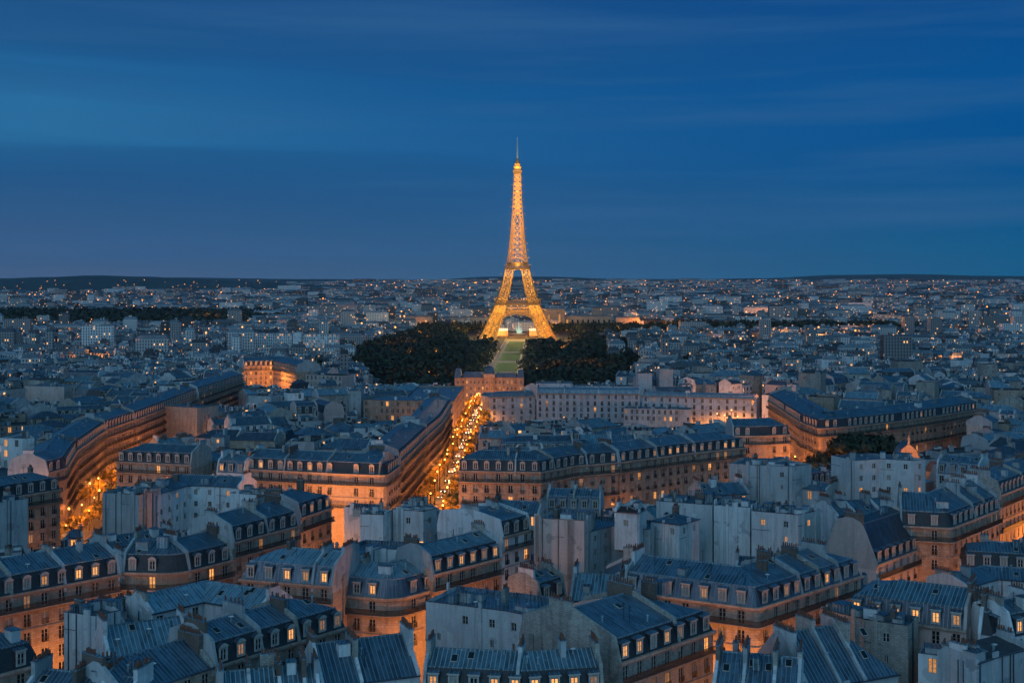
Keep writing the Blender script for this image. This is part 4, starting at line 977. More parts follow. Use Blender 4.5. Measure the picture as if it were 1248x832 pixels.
road('road', [(-185, 330), (-60, 326), (-34, 322), (60, 320)], 4.5, .064, M['asphalt'])
road('road', [(-200, 706), (-20, 735), (130, 720)], 5, .064, M['asphalt'])

# far houses
fb = MB(M['farwall'], M['farroof']); tones = []; rf = random.Random(21); dots = MB(M['farbulb']); woods = []
LAND = [(-560, 3050, 560, 160), (-1250, 3350, 520, 170)]
def inwood(x, y):
    # belts of trees beyond the near city
    if 2230 < y < 3250 and x < -.195*y-40*math.sin(y/90): return True
    if 1950 < y < 2420 and 270 < x < 760-((y*7) % 60): return True
    return False
def farhouse(x, y, w_, d_, h_, ang):
    g = ground(x, y)-2; tv = rf.random(); f0 = len(fb.f); ca, sa = math.cos(ang), math.sin(ang)
    flat = rf.random() < .4; s0 = 1.0; zt = g+2+h_
    q = [(x+ux*w_/2*ca-uy*d_/2*sa, y+ux*w_/2*sa+uy*d_/2*ca) for ux, uy in ((-1, -1), (1, -1), (1, 1), (-1, 1))]
    for i in range(4):
        a, c = q[i], q[(i+1) % 4]; fb.face([(a[0], a[1], g), (c[0], c[1], g), (c[0], c[1], zt), (a[0], a[1], zt)], 0)
    k = .8 if not flat else 1.0; up = 3.5 if not flat else 0
    r_ = [(x+(a-x)*k, y+(c-y)*k) for a, c in q]
    if up:
        for i in range(4):
            a, c = q[i], q[(i+1) % 4]; a2, c2 = r_[i], r_[(i+1) % 4]; fb.face([(a[0], a[1], zt), (c[0], c[1], zt), (c2[0], c2[1], zt+up), (a2[0], a2[1], zt+up)], 1)
    fb.face([(a[0], a[1], zt+up) for a in r_], 1)
    if y < 3200:
        for _ in range(rf.choice((1, 2, 2))):
            bx, by = x+rf.uniform(-.35, .35)*w_, y+rf.uniform(-.35, .35)*d_; fb.box((bx, by, zt-1), (rf.uniform(1, 5), rf.uniform(1, 3), up+rf.uniform(2, 4)), ang, 0)
    tones.extend([min(1, max(0, tv+rf.uniform(-.2, .2))) for _ in range(len(fb.f)-f0)])
y = 1000.0
while y < 13500:
    stepy = 13+(y-1000)*.0072; x = -(y*.44+60)
    while x < y*.44+60:
        stepx = stepy*rf.choice((.6, .8, 1, 1.3, 2.4)); cx = x+stepx/2+rf.uniform(-2, 2); cy_ = y+rf.uniform(-.3, .3)*stepy; x += stepx
        if cy_ < 1330 and abs(cx) < 600 and occ[min(NY-1, max(0, int(cy_-Y0))), min(NX-1, max(0, int(cx-X0)))] > 0: continue
        if inpark(cx, cy_) or inwood(cx, cy_) or instrip(cx, cy_): continue
        if 1960 < cy_ < 2330 and -160 < cx < 260: continue
        if rf.random() < .07: continue
        if cy_ > 6900+rf.uniform(-250, 250) and cx < -(.20+abs(rf.gauss(0, .03))-(cy_-6900)*.00002)*cy_: continue
        h_ = rf.uniform(9, 24)
        if rf.random() < (.02 if y < 2200 else .05): h_ = rf.uniform(26, 44)
        farhouse(cx, cy_, stepx*rf.uniform(.75, .98), stepy*rf.uniform(.5, .8), h_, rf.choice((0, .1, -.15, .3))*.5)
        if y > 1500 and rf.random() < .2+.14*(y > 4000):
            g = ground(cx, cy_); dots.octa((cx+stepx*.5, cy_-stepy*.5, g+rf.uniform(12, 26)), (.5+y*.00022)*rf.choice((.45, .6, .8, 1, 1.6)))
    y += stepy
tone_mesh(fb, tones, 'distant_city', label='distant houses of the plain reaching to the horizon, dotted with lit windows', cat='city')
tag(dots.build('distant_street_lights', uv=False), 'scattered orange street lights across the distant city', 'lights', None, 'stuff')

# hills on the horizon
def hills(name, Yd, prof, depth, m):
    b = MB(m); rh_ = random.Random(3)
    cols = []
    for i in range(len(prof)-1):
        (xa, ya), (xb, yb) = prof[i], prof[i+1]
        n = 10
        for j in range(n):
            t_ = j/n; px = xa+(xb-xa)*t_; py = ya+(yb-ya)*(t_*t_*(3-2*t_)); cols.append((px, py))
    cols.append(prof[-1]); rows_ = [0, .25, .5, .75, 1, 1.4, 2]; hs = [0, .35, .68, .9, 1, .85, .4]; grid = []
    for r_, hh in zip(rows_, hs):
        row = []
        for px, py in cols:
            Y = Yd+depth*(r_-1); top = H-(py-340)*Yd/F; g = ground(0, Y)-6; row.append(((px-624)*Yd/F*(Y/Yd)**.5, Y, g+(max(0, top-g))*hh+rh_.uniform(-.6, .6)*hh))
        grid.append(row)
    for a, c in zip(grid, grid[1:]):
        for i in range(len(cols)-1): b.face([a[i], a[i+1], c[i+1], c[i]])
    tag(b.build(name, uv=False), 'low dark hill on the horizon', None, None, 'structure')
hills('hills', 8600, [(-150, 342), (-20, 340), (60, 337.5), (115, 335.5), (175, 337), (235, 340), (300, 343), (390, 347), (470, 352)], 1500, M['hillwood'])
hills('hills', 14500, [(-200, 339), (0, 339), (200, 338), (380, 340), (520, 341), (600, 337), (660, 337), (760, 340), (860, 340), (930, 339), (1020, 335), (1110, 334), (1200, 336), (1300, 337), (1450, 338)], 1500, M['hillwood'])
hd = MB(M['farbulb']); rh_ = random.Random(9)
for _ in range(230):
    px = rh_.uniform(0, 1248); py = 340+abs(rh_.gauss(0, 5))+3; Y = rh_.uniform(11000, 13000); hd.octa(((px-624)*Y/F, Y, H-(py-340)*Y/F), rh_.uniform(1.8, 4))
for _ in range(46):
    px = rh_.uniform(0, 330); py = rh_.uniform(341, 352); Y = 6990; hd.octa(((px-624)*Y/F, Y, H-(py-340)*Y/F), rh_.uniform(1.0, 2.2))
tag(hd.build('hillside_lights', uv=False), 'tiny lights on the far hillsides', 'lights', None, 'stuff')

# ------------------------------------------------------------------ woods and park
def canopy(b, x, y, z, r, h, rnd, leaf=2.0, n=46):
    lobes = [(rnd.gauss(0, r*.36), rnd.gauss(0, r*.36), rnd.uniform(-.15, .3)*h, r*rnd.uniform(.45, .75)) for _ in range(4)]
    for _ in range(n):
        lx, ly, lz, lr = rnd.choice(lobes); d = Vector((rnd.gauss(0, 1), rnd.gauss(0, 1), abs(rnd.gauss(0, 1))*.9-.2)).normalized()
        c = Vector((x+lx, y+ly, z+h*.62+lz))+d*lr*rnd.uniform(.75, 1.05); u = d.cross(Vector((rnd.random(), rnd.random(), rnd.random()+.1))).normalized(); v = (d+Vector((rnd.uniform(-.5, .5), rnd.uniform(-.5, .5), rnd.uniform(-.5, .5)))).cross(u).normalized(); s = leaf*rnd.uniform(.5, 1.1)
        b.face([tuple(c-u*s-v*s*.6), tuple(c+u*s-v*s*.5), tuple(c+u*s*.7+v*s), tuple(c-u*s*.8+v*s*.8)])
pk = MB(M['leaf_dark']); rp = random.Random(31)
axis = lambda y: -9+18*(y-1270)/760.0
y = 905
while y < 2300:
    a, c = parkedge(y); x = a
    while x < c:
        r_ = rp.uniform(4, 9); x += r_*1.5; xx = x+rp.uniform(-2, 2); yy = y+rp.uniform(-5, 5)
        ax = axis(yy)
        if yy < 1010 and -62 < xx < 62: continue
        if yy >= 1010 and abs(xx-ax) < (23 if yy < 1960 else 95 if yy < 2200 else 50): continue
        if 1690 < yy < 2120 and abs(xx-9) < 84: continue
        hh = rp.uniform(8, 19); canopy(pk, xx, yy, ground(xx, yy), r_*1.15, hh, rp, 2.0, 40)
    y += 12.5
for (x0, y0), (x1, y1), h_ in STRIPS:
    for _ in range(170):
        t_ = rp.random(); canopy(pk, x0+(x1-x0)*t_+rp.uniform(-h_, h_)*.7, y0+(y1-y0)*t_, ground(0, y0+(y1-y0)*t_), rp.uniform(5, 7), rp.uniform(9, 15), rp, 2, 34)
for _ in range(2100):
    xx, yy = rp.uniform(-1650, -380), rp.uniform(2230, 3250)
    if inwood(xx, yy): canopy(pk, xx, yy, 0, rp.uniform(11, 17), rp.uniform(14, 22), rp, 4.2, 24)
for _ in range(520):
    xx, yy = rp.uniform(270, 740), rp.uniform(1950, 2420); canopy(pk, xx, yy, 0, rp.uniform(8, 14), rp.uniform(10, 19), rp, 3, 26)
tag(pk.build('woods', uv=False), 'dark mass of trees filling the park around the tower', 'woods', None, 'stuff')
# lawns and paths
def axquad(y0, y1, x0, x1, z, m, name):
    b = MB(m); b.face([(axis(y0)+x0, y0, z), (axis(y0)+x1, y0, z), (axis(y1)+x1, y1, z), (axis(y1)+x0, y1, z)]); o = b.build(name); tag(o, None, None, None, 'structure'); return o
axquad(1060, 2010, -19, 18, .10, M['gravel'], 'path')
for (y0, y1) in ((1290, 1440), (1475, 1630), (1665, 1930), (1120, 1260)): axquad(y0, y1, -11.5, 12.5, .16, M['lawn'], 'lawn')

# ------------------------------------------------------------------ avenue trees
def tree_meshes(seed, r, h, mleaf, n=750, leaf=.42):
    rnd = random.Random(seed); tb = MB(M['bark']); tb.cyl((0, 0, 0), .28, .18, h*.42, 8)
    for k in range(6):
        a = k*1.05+rnd.random(); tb.beam((0, 0, h*.36), (math.cos(a)*r*.55, math.sin(a)*r*.55, h*rnd.uniform(.6, .8)), .2, 0, .05)
    cb = MB(mleaf); lobes = [(rnd.gauss(0, r*.42), rnd.gauss(0, r*.42), h*rnd.uniform(.5, .85), r*rnd.uniform(.35, .6)) for _ in range(9)]
    for _ in range(n):
        lx, ly, lz, lr = rnd.choice(lobes); d = Vector((rnd.gauss(0, 1), rnd.gauss(0, 1), rnd.gauss(0, .8))).normalized(); c = Vector((lx, ly, lz))+d*lr*rnd.uniform(.5, 1.1)
        u = d.cross(Vector((rnd.random(), rnd.random(), rnd.random()+.1))).normalized(); v = d.cross(u)+d*rnd.uniform(-.6, .6); s = leaf*rnd.uniform(.5, 1.3)
        cb.face([tuple(c-u*s-v*s), tuple(c+u*s-v*s*.6), tuple(c+u*s*.7+v*s), tuple(c-u*s*.8+v*s*.7)])
    return tb.mesh('trunk', uv=False), cb.mesh('crown', uv=False)
TV = [tree_meshes(s, 3.6, 10.5, M['leaf']) for s in (1, 2, 3)]
TD = [tree_meshes(s, 6.5, 20, M['leaf_dark'], 1500, .75) for s in (5, 6)]
def tree(x, y, vs, label, group, s=1.0, rnd=random):
    root = empty('tree', (x, y, ground(x, y)), rnd.uniform(0, 6)); k = rnd.choice(vs); tag(root, label, 'tree', group); root.scale = (s, s, s*rnd.uniform(.9, 1.1))
    inst('trunk', k[0], root, (0, 0, 0)); inst('crown', k[1], root, (0, 0, 0)); return root
rt = random.Random(77)
def along(pts, off, step, y0=0, y1=9999):
    P = [Vector(p) for p in pts]; res = []; carry = 0
    for a, c in zip(P, P[1:]):
        d = c-a; Ls = d.length; t = d/Ls; nn = Vector((-t.y, t.x)); s = carry
        while s < Ls: q = a+t*s+nn*off; res.append((q.x, q.y, math.atan2(t.y, t.x))); s += step
        carry = s-Ls
    return [r for r in res if y0 < r[1] < y1]
for side, off in (('left', 5.2), ('right', -5.2)):
    for j, (x, y, a) in enumerate(along(STREETS['central avenue'][0], off, 13 if side == 'left' else 10, 330, 790)):
        tree(x, y, TV, 'street tree in the %s row of the central avenue, %s from the near end' % (side, ordn(j+1)), 'trees along the central avenue', rt.uniform(.6, .85), rt)
for side, off in (('left', 5.6), ('right', -5.6)):
    for j, (x, y, a) in enumerate(along(STREETS['left avenue'][0], off, 12, 335, 690)):
        tree(x, y, TV, 'street tree in the %s row of the left avenue, %s from the near end' % (side, ordn(j+1)), 'trees along the left avenue', rt.uniform(.6, .85), rt)
for j, (px, py, Y) in enumerate(((1008, 0, 412), (1024, 0, 418), (1040, 0, 410), (1056, 0, 420), (1070, 0, 412), (1085, 0, 416))):
    tree((px-624)*Y/F, Y, TD, 'big dark tree %s from the left in the clump right of the boulevard wedge' % ordn(j+1), 'dark tree clump', (.8, .95, 1.05, 1.1, 1.08, .9)[j], rt)

# ------------------------------------------------------------------ street lamps with their light
b = MB(M['iron']); b.cyl((0, 0, 0), .14, .07, 5.6, 8); b.cyl((0, 0, 0), .22, .18, .7, 8); b.beam((0, 0, 5.5), (0, 0, 5.7), .3); LPOST = b.mesh('post')
b = MB(M['bulb']); b.cyl((0, 0, 0), .11, .19, .26, 8); b.cyl((0, 0, .26), .19, .04, .12, 8); LHEAD = b.mesh('lamp_head')
LDATA = {}
def lampdata(p, white=False, spot=False):
    p0 = p; p = (p, white, spot)
    if p not in LDATA:
        d = bpy.data.lights.new('lamp_light', 'SPOT' if spot else 'POINT')
        if spot: d.spot_size = R(168); d.spot_blend = .6
        d.energy = p0; d.color = (1.0, .72, .42) if white else (1.0, .30, .05); d.shadow_soft_size = .4; LDATA[p] = d
    return LDATA[p]
def lamp(x, y, power, label, group, z=None, k=1.0, white=False, spot=False):
    z = ground(x, y) if z is None else z; root = empty('street_lamp', (x, y, z)); tag(root, label, 'street lamp', group)
    inst('post', LPOST, root, (0, 0, 0)); inst('lamp_head', LHEAD, root, (0, 0, 5.7))
    root.scale = (k, k, k); lo = bpy.data.objects.new('lamp_light', lampdata(power, white, spot)); C.objects.link(lo); lo.parent = root; lo.location = (0, 0, 6.6)
LP = 5200
nl = 0; rl = random.Random(17)
for nm, off, step, y0, y1, pw in (('central avenue', 3.0, 15, 318, 790, .9), ('central avenue', -3.0, 15, 326, 790, .9), ('left avenue', 3.4, 15, 315, 690, 1.5), ('left avenue', -3.4, 15, 322, 690, 1.5), ('right boulevard', 3.4, 26, 396, 680, .9), ('right boulevard', -3.4, 26, 409, 680, .9)):
    for j, (x, y, a) in enumerate(along(STREETS[nm][0], off, step, y0, y1)):
        x += rl.uniform(-.7, .7); y += rl.uniform(-4, 4)
        lamp(x, y, round(LP*pw*(rl.choice((2.5, 4, 6, 8)) if j % 3 else rl.choice((.5, .8)))), 'glowing street lamp in the %s row of the %s, %s from the near end' % ('left' if off > 0 else 'right', nm, ordn(j+1)), 'street lamps', k=rl.choice((1.25, 1.4, 1.5)), spot=j % 3 != 0); nl += 1
for i, (w, name, label, cat, k, glow) in enumerate(HERO):
    if glow <= 0 or w.org[1] > 900: continue
    pl = [w.p[j]-w.mv[j]*5.5 for j in range(len(w.p))]
    if any(abs(w.org[0]-q[0]) < 22 and w.org[1] > 340 for q in ((-24, 0), (-131, 0))) : pass
    P = [(p.x, p.y) for p in pl]; pts = along(P, 0, 15 if w.org[1] < 330 else 22)
    short = label.split(' with ')[0].split(',')[0]
    short = ' '.join(short.split()[:7])
    for j, (x, y, a) in enumerate(pts):
        lamp(x, y, max(20, round(LP*(.26 if w.org[1] < 330 else .13)*(.7 if w.org[1] < 330 else .6)*glow*rl.choice((.25, .6, 1, 2.4)), -1)), '%s orange lamp lighting the %s' % (ordn(j+1), short), 'street lamps'); nl += 1
for j, (x, y, p) in enumerate(((99, 409, 2.2), (101, 424, 2.5), (104, 575, 1.8), (102, 545, 1.4), (128, 318, 1.6))): lamp(x, y, LP*p, '%s blazing lamp between the terraces of the right boulevard' % ordn(j+1), 'street lamps')
# the brightly lit crossing below the long slate terrace
for j, (x, y, p) in enumerate(((-49, 326, 3.0), (-44, 329, 3.4), (-40, 327, 2.0))):
    lamp(x, y, LP*p, '%s lamp at the blazing corner below the long slate terrace' % ordn(j+1), 'street lamps'); nl += 1
print('lamps', nl)

# ------------------------------------------------------------------ cars
def car_meshes(c):
    pm = simple('car_paint', c, .3, .3); bb = MB(pm, M['glass'])
    bb.box((0, 0, .35), (1.75, 4.3, .55)); bb.box((0, 2.0, .35), (1.6, .5, .4)); bb.box((0, -.2, .9), (1.6, 2.6, .52), taper=.8)
    bb.box((0, -.2, .96), (1.62, 2.2, .34), m=1, taper=.84)
    wh = MB(M['iron'], M['zinc_light'])
    n = 12
    for k in range(n):
        a0, a1 = 2*math.pi*k/n, 2*math.pi*(k+1)/n; r = .33
        wh.face([(-.11, r*math.cos(a0), r*math.sin(a0)), (-.11, r*math.cos(a1), r*math.sin(a1)), (.11, r*math.cos(a1), r*math.sin(a1)), (.11, r*math.cos(a0), r*math.sin(a0))])
    for s in (-.11, .11): wh.face([(s, .33*math.cos(2*math.pi*k/n), .33*math.sin(2*math.pi*k/n)) for k in range(n)], 0)
    hl = MB(M['bulb_white']); hl.octa((0, 0, 0), .17); tl = MB(M['bulb_red']); tl.octa((0, 0, 0), .2)
    return bb.mesh('body'), wh.mesh('wheel'), hl.mesh('headlight'), tl.mesh('tail_light')
CV = [(car_meshes((.03, .03, .035)), 'dark'), (car_meshes((.5, .5, .5)), 'silver'), (car_meshes((.7, .7, .68)), 'white')]
rc = random.Random(12)
for nm, off, y0, y1, step in (('central avenue', 1.6, 320, 760, 17), ('central avenue', -1.6, 325, 760, 21), ('left avenue', 1.8, 330, 660, 19), ('left avenue', -1.8, 334, 660, 23)):
    for j, (x, y, a) in enumerate(along(STREETS[nm][0], off, step, y0, y1)):
        y += rc.uniform(-6, 6)
        (bm_, wm_, hm, tm), cn = rc.choice(CV); toward = off > 0
        root = empty('car', (x, y, ground(x, y)+.07), a-math.pi/2+(math.pi if toward else 0))
        tag(root, '%s car %s on the %s, %s from the near end' % (cn, 'coming with headlights on' if toward else 'driving away', nm, ordn(j+1)), 'car', 'cars on the avenues')
        inst('body', bm_, root, (0, 0, 0))
        for sx in (-.82, .82):
            for sy in (-1.35, 1.35): inst('wheel', wm_, root, (sx, sy, .33))
            inst('headlight', hm, root, (sx*.78, 2.28, .68)); inst('tail_light', tm, root, (sx*.8, -2.18, .72))

# ------------------------------------------------------------------ military school at the end of the avenue
sx, sy = -28, 868; g = ground(0, 868)
root = empty('palace', (sx, sy, g)); tag(root, 'broad stone palace with a central dome closing the end of the avenue', 'palace')
wb = MB(M['stone_warm']); place = []
z1 = g+19
corners = [(-45, 0), (-45, -3), (-37, -3), (-37, 0), (-6, 0), (-6, -2), (6, -2), (6, 0), (37, 0), (37, -3), (45, -3), (45, 0)]
X = lambda p: (sx+12+p[0]*.54, sy+p[1])
for a, c in zip(corners, corners[1:]): facade(wb, X(a), X(c), g-3, z1, [(g+1, 'guard'), (g+5.5, 'french'), (g+10.2, 'guard'), (g+14.6, 'french')], 2.3, 0, place)
for a, c in ((X((45, 0)), X((45, 16))), (X((45, 16)), X((-45, 16))), (X((-45, 16)), X((-45, 0)))): wb.face([(*a, g-3), (*c, g-3), (*c, z1), (*a, z1)])
wb.build('wall', root, (sx, sy, g))
rr = random.Random(4)
for (x, y, z, a, kind) in place: inst('window', WM[kind, 'lit' if rr.random() < .22 else 'dark'], root, (x-sx, y-sy, z-g), a)
rb = MB(M['zinc_dark'], M['stone_warm'])
cx = sx+12
for x0, x1, h_ in ((-45.5, -36.5, 5.5), (-36.5, -7, 3.2), (7, 36.5, 3.2), (36.5, 45.5, 5.5)):
    c_ = ((x0+x1)/2*.54+cx, sy+6.5); rb.box((c_[0], c_[1], z1), ((x1-x0)*.54, 20 if h_ > 5 else 14, h_), 0, 0, .72)
rb.box((cx, sy+6.5, z1), (8, 18, 2.5), 0, 1)
for k in range(6):
    a0, a1 = k*math.pi/12, (k+1)*math.pi/12; s0, s1 = 7.6*math.cos(a0), 7.6*math.cos(a1); rb.box((cx, sy+6.5, z1+2.5+5.5*math.sin(a0)), (s0, s0, 5.5*(math.sin(a1)-math.sin(a0))), 0, 0, max(.05, s1/s0))
rb.box((cx, sy+6.5, z1+7.8), (1.5, 1.5, 3.2), 0, 1, .3)
rb.build('roof', root, (sx, sy, g))
for j, (x, p) in enumerate(((-38, .6), (-27, .9), (-16, 1.6), (-6, .8), (5, .5))): lamp(x, 846, LP*p, '%s lamp from the left before the domed palace' % ordn(j+1), 'street lamps')

# ------------------------------------------------------------------ palace wings behind the tower
def farblock(name, label, x0, x1, Y, h, d, m='stone', rooftile='zinc_dark', rows=2, lit=.1, cat='palace', sp=9):
    g = 0; root = empty(name, ((x0+x1)/2, Y, g)); tag(root, label, cat); b = MB(M[m]); z1 = h; org = ((x0+x1)/2, Y, g)
    WSZ['tall'] = (3.2, h*.55); place = []
    facade(b, (x0, Y), (x1, Y), -1, z1, [(h*.22, 'tall')], sp, 0, place)
    for a, c in (((x1, Y), (x1, Y+d)), ((x1, Y+d), (x0, Y+d)), ((x0, Y+d), (x0, Y))): b.face([(*a, -1), (*c, -1), (*c, z1), (*a, z1)])
    b.build('wall', root, org); r = MB(M[rooftile]); r.box(((x0+x1)/2, Y+d/2, z1), (x1-x0+1, d+1, 2.5), 0, 0, .97); r.build('roof', root, org)
    for i, (x, y, z, a, kind) in enumerate(place):
        lt = (i*37 % 100)/100 < lit; wb_ = MB(M['lit'] if lt else M['glass']); wb_.box((0, 0, 0), (3.2, .1, h*.55)); inst('window', wb_.mesh('tall_window'), root, (x-org[0], y-org[1], z), a)
    return root
farblock('palace_pavilion', 'lit stone pavilion right behind the tower foot', 60, 100, 2330, 40, 26, 'stone_warm', lit=.4, rows=1, sp=16)
farblock('palace_wing', 'long low palace wing right of the tower', 100, 190, 2340, 27, 18, 'stone')
farblock('palace_pavilion', 'pale end pavilion of the right palace wing above the trees', 196, 240, 2320, 25, 30, 'stone', lit=.3, sp=20)
farblock('palace_wing', 'long low palace wing left of the tower', -115, -45, 2340, 25, 18, 'brick_pale')
farblock('palace_pavilion', 'stone pavilion with a glowing doorway left above the trees', -200, -150, 2320, 27, 26, 'stone', lit=.5, sp=24)
fr = empty('fountain', (12, 2180, 0)); tag(fr, 'pale green lit fountain seen through the tower arch', 'fountain')
b = MB(M['fount']); rq = random.Random(2)
for k in range(26):
    a = rq.uniform(0, 6.3); r0 = rq.uniform(0, 4); b.beam((12+math.cos(a)*r0, 2180+math.sin(a)*r0, 2), (12+math.cos(a)*r0*2, 2180+math.sin(a)*r0*2, rq.uniform(6, 15)), .8, 0, .2)
b.beam((12, 2180, 2), (12, 2180, 24), 2.4, 0, .4); b.build('water_jet', fr, (12, 2180, 0), False); b = MB(M['stone']); b.cyl((12, 2180, 0), 14, 14, 2, 20); b.build('basin', fr, (12, 2180, 0))
for (x0, x1, nm) in ((-26, -7, 'left'), (30, 48, 'right')):
    root = empty('exhibition_hall', ((x0+x1)/2, 2120, 0)); tag(root, 'bright white glazed hall on the %s seen under the tower arch' % nm, 'hall')
    b = MB(M['stone'], M['zinc']); b.box(((x0+x1)/2, 2128, 0), (x1-x0, 12, 9)); b.box(((x0+x1)/2, 2128, 13), (x1-x0+2, 14, 1.2), m=1); b.build('wall', root, ((x0+x1)/2, 2120, 0))
    b = MB(M['litband']); b.box(((x0+x1)/2, 2128, 9), (x1-x0-.4, 11.6, 4)); b.build('window', root, ((x0+x1)/2, 2120, 0))
    b = MB(M['stone_warm']); 
    for k in range(5): b.box((x0+2+k*(x1-x0-4)/4, 2121.5, 9), (.8, .8, 4))
    b.build('column', root, ((x0+x1)/2, 2120, 0))

# ------------------------------------------------------------------ the iron tower
TX, TY = 9.0, 2042.0
T = empty('lattice_tower', (TX, TY, 0)); tag(T, 'tall tapering wrought iron lattice tower lit gold, standing over the park', 'tower')
def wout(z):
    pts = [(0, 62.5), (20, 52), (40, 42.5), (57, 35), (75, 29), (95, 23), (115, 18.6), (140, 14.3), (170, 11), (200, 8.7), (230, 7), (260, 5.6), (280, 5)]
    for (a, b_), (c, d) in zip(pts, pts[1:]):
        if z <= c: return b_+(d-b_)*(z-a)/(c-a)
    return 5
def wleg(z): return 25-(25-16)*z/57 if z < 57 else (16-(16-11.5)*(z-57)/58)
LW = MB()
def lattice_leg(sx_, sy_):
    b = MB(M['towermetal'], M['towershade']); zs = [0, 9, 18, 27, 36, 45, 54, 62, 71, 80, 88, 96, 104, 115]
    def C4(z):
        o = wout(z); l = wleg(z); return [Vector((sx_*o, sy_*o, z)), Vector((sx_*(o-l), sy_*o, z)), Vector((sx_*(o-l), sy_*(o-l), z)), Vector((sx_*o, sy_*(o-l), z))]
    for z0, z1 in zip(zs, zs[1:]):
        A, B = C4(z0), C4(z1)
        for i in range(4):
            j = (i+1) % 4; b.beam(A[i], B[i], 2.3); b.beam(A[i], B[j], 1.0); b.beam(A[j], B[i], 1.0); b.beam(B[i], B[j], 1.1)
            b.beam((A[i]+B[i])/2, (A[j]+B[j])/2, .7, 1); b.beam((A[i]+A[j])/2, (B[i]+B[j])/2, 1.2, 1); b.beam(A[i], B[j], .5, 1)
    o = wout(0)-12.5
    ft = b.build('leg', T, (0, 0, 0), False)
    b = MB(M['stone']); b.box((sx_*o, sy_*o, -2), (28, 28, 4), 0, 0, .95); b.build('pier', ft, (0, 0, 0))
for a_ in (-1, 1):
    for c_ in (-1, 1): lattice_leg(a_, c_)
# arches under the first platform
for k in range(4):
    b = MB(M['towermetal']); ca, sa = math.cos(k*math.pi/2), math.sin(k*math.pi/2)
    def rot(x, y, z): return (x*ca-y*sa, x*sa+y*ca, z)
    pr = []
    for j in range(25):
        th = math.pi*j/24; x = -38.5*math.cos(th); z = 8+33*math.sin(th); yo = -wout(z)+.4; pr.append((x, yo, z))
    po = [(x*1.06, y_, z+4.6*math.sin(math.pi*j/24)+.2) for j, (x, y_, z) in enumerate(pr)]
    for j in range(24):
        b.beam(rot(*pr[j]), rot(*pr[j+1]), 1.3); b.beam(rot(*po[j]), rot(*po[j+1]), 1.0); b.beam(rot(*pr[j]), rot(*po[j+1]), .5); b.beam(rot(*po[j]), rot(*pr[j+1]), .5)
    for j in range(2, 23):
        x, y_, z = po[j]; zt = 51; b.beam(rot(x, y_, z), rot(x, -wout(zt)+.4, zt), .55)
    for z in (46, 51): b.beam(rot(-40, -wout(z)+.2, z), rot(40, -wout(z)+.2, z), 1.0)
    b.build('arch', T, (0, 0, 0), False)
def platform(name, z, half, hh, inner, n):
    b = MB(M['towershade'])
    for k in range(4):
        ca, sa = math.cos(k*math.pi/2), math.sin(k*math.pi/2)
        def rot(x, y, z): return (x*ca-y*sa, x*sa+y*ca, z)
        for zz, w_ in ((z, 1.4), (z+hh*.45, .7), (z+hh, 1.1)): b.beam(rot(-half, -half, zz), rot(half, -half, zz), w_)
        for j in range(n+1):
            x = -half+2*half*j/n; b.beam(rot(x, -half, z), rot(x, -half, z+hh), .5)
            if j < n: x2 = -half+2*half*(j+1)/n; b.beam(rot(x, -half, z), rot(x2, -half, z+hh*.45), .35); b.beam(rot(x2, -half, z), rot(x, -half, z+hh*.45), .35)
        hf = half-.5; b.face([rot(-hf, -hf, z-.5), rot(hf, -hf, z-.5), rot(hf, -hf, z+hh*.36), rot(-hf, -hf, z+hh*.36)])
        q = [rot(-half, -half, z), rot(half, -half, z), rot(inner, -inner, z), rot(-inner, -inner, z)]; b.face(q); b.face([(x, y, zz+.5) for x, y, zz in q[::-1]])
    b.build(name, T, (0, 0, 0), False)
platform('first_platform', 55.5, 37.5, 7, 17, 22); platform('second_platform', 114, 20.8, 5.5, 6, 12)
platform('second_gallery', 121.5, 17.5, 3.5, 5, 10)
b = MB(M['towermetal']); zs = [115+9*k for k in range(9)]+[196+7.4*k for k in range(1, 12)]
for z0, z1 in zip(zs, zs[1:]):
    for k in range(4):
        ca, sa = math.cos(k*math.pi/2), math.sin(k*math.pi/2)
        def Q(fx, z): o = wout(z); x, y_ = fx*o, -o; return (x*ca-y_*sa, x*sa+y_*ca, z)
        s = .45 if z0 < 190 else .0
        b.beam(Q(-1, z0), Q(-1, z1), 1.7 if z0 < 200 else 1.25)
        if s:
            b.beam(Q(-s, z0), Q(-s, z1), .9); b.beam(Q(s, z0), Q(s, z1), .9)
            for p, q in ((-1, -s), (s, 1)): b.beam(Q(p, z0), Q(q, z1), 1.15); b.beam(Q(q, z0), Q(p, z1), 1.15); b.beam(Q(p, z1), Q(q, z1), 1.0)
            b.beam(Q(-s, z0), Q(s, z1), .4); b.beam(Q(s, z0), Q(-s, z1), .4)
        else:
            b.beam(Q(-1, z0), Q(1, z1), 1.15); b.beam(Q(1, z0), Q(-1, z1), 1.15); b.beam(Q(-1, z1), Q(1, z1), .6); b.beam(Q(0, z0), Q(0, z1), .55)
        b.beam(Q(-1, z1), Q(1, z1), .5)
b.build('upper_shaft', T, (0, 0, 0), False)
b = MB(M['towermetal'], M['lit']); b.box((0, 0, 273), (13, 13, 1.5)); b.box((0, 0, 274.5), (14.5, 14.5, 4), m=0); b.box((0, 0, 275.6), (14.8, 14.8, 1.2), m=1); b.box((0, 0, 280), (12, 12, 3.6)); b.box((0, 0, 283.6), (13.2, 13.2, .8)); b.box((0, 0, 284.4), (9, 9, 5)); b.cyl((0, 0, 289.4), 4.2, 2.6, 5, 12); b.cyl((0, 0, 294.4), 2.6, 1.2, 4, 12)
b.build('summit_cabin', T, (0, 0, 0), False)
b = MB(M['whitepaint']); b.cyl((0, 0, 298), 1.7, 1.2, 16, 8); b.cyl((0, 0, 314), 1.1, .6, 19, 8); b.build('antenna', T, (0, 0, 0), False)
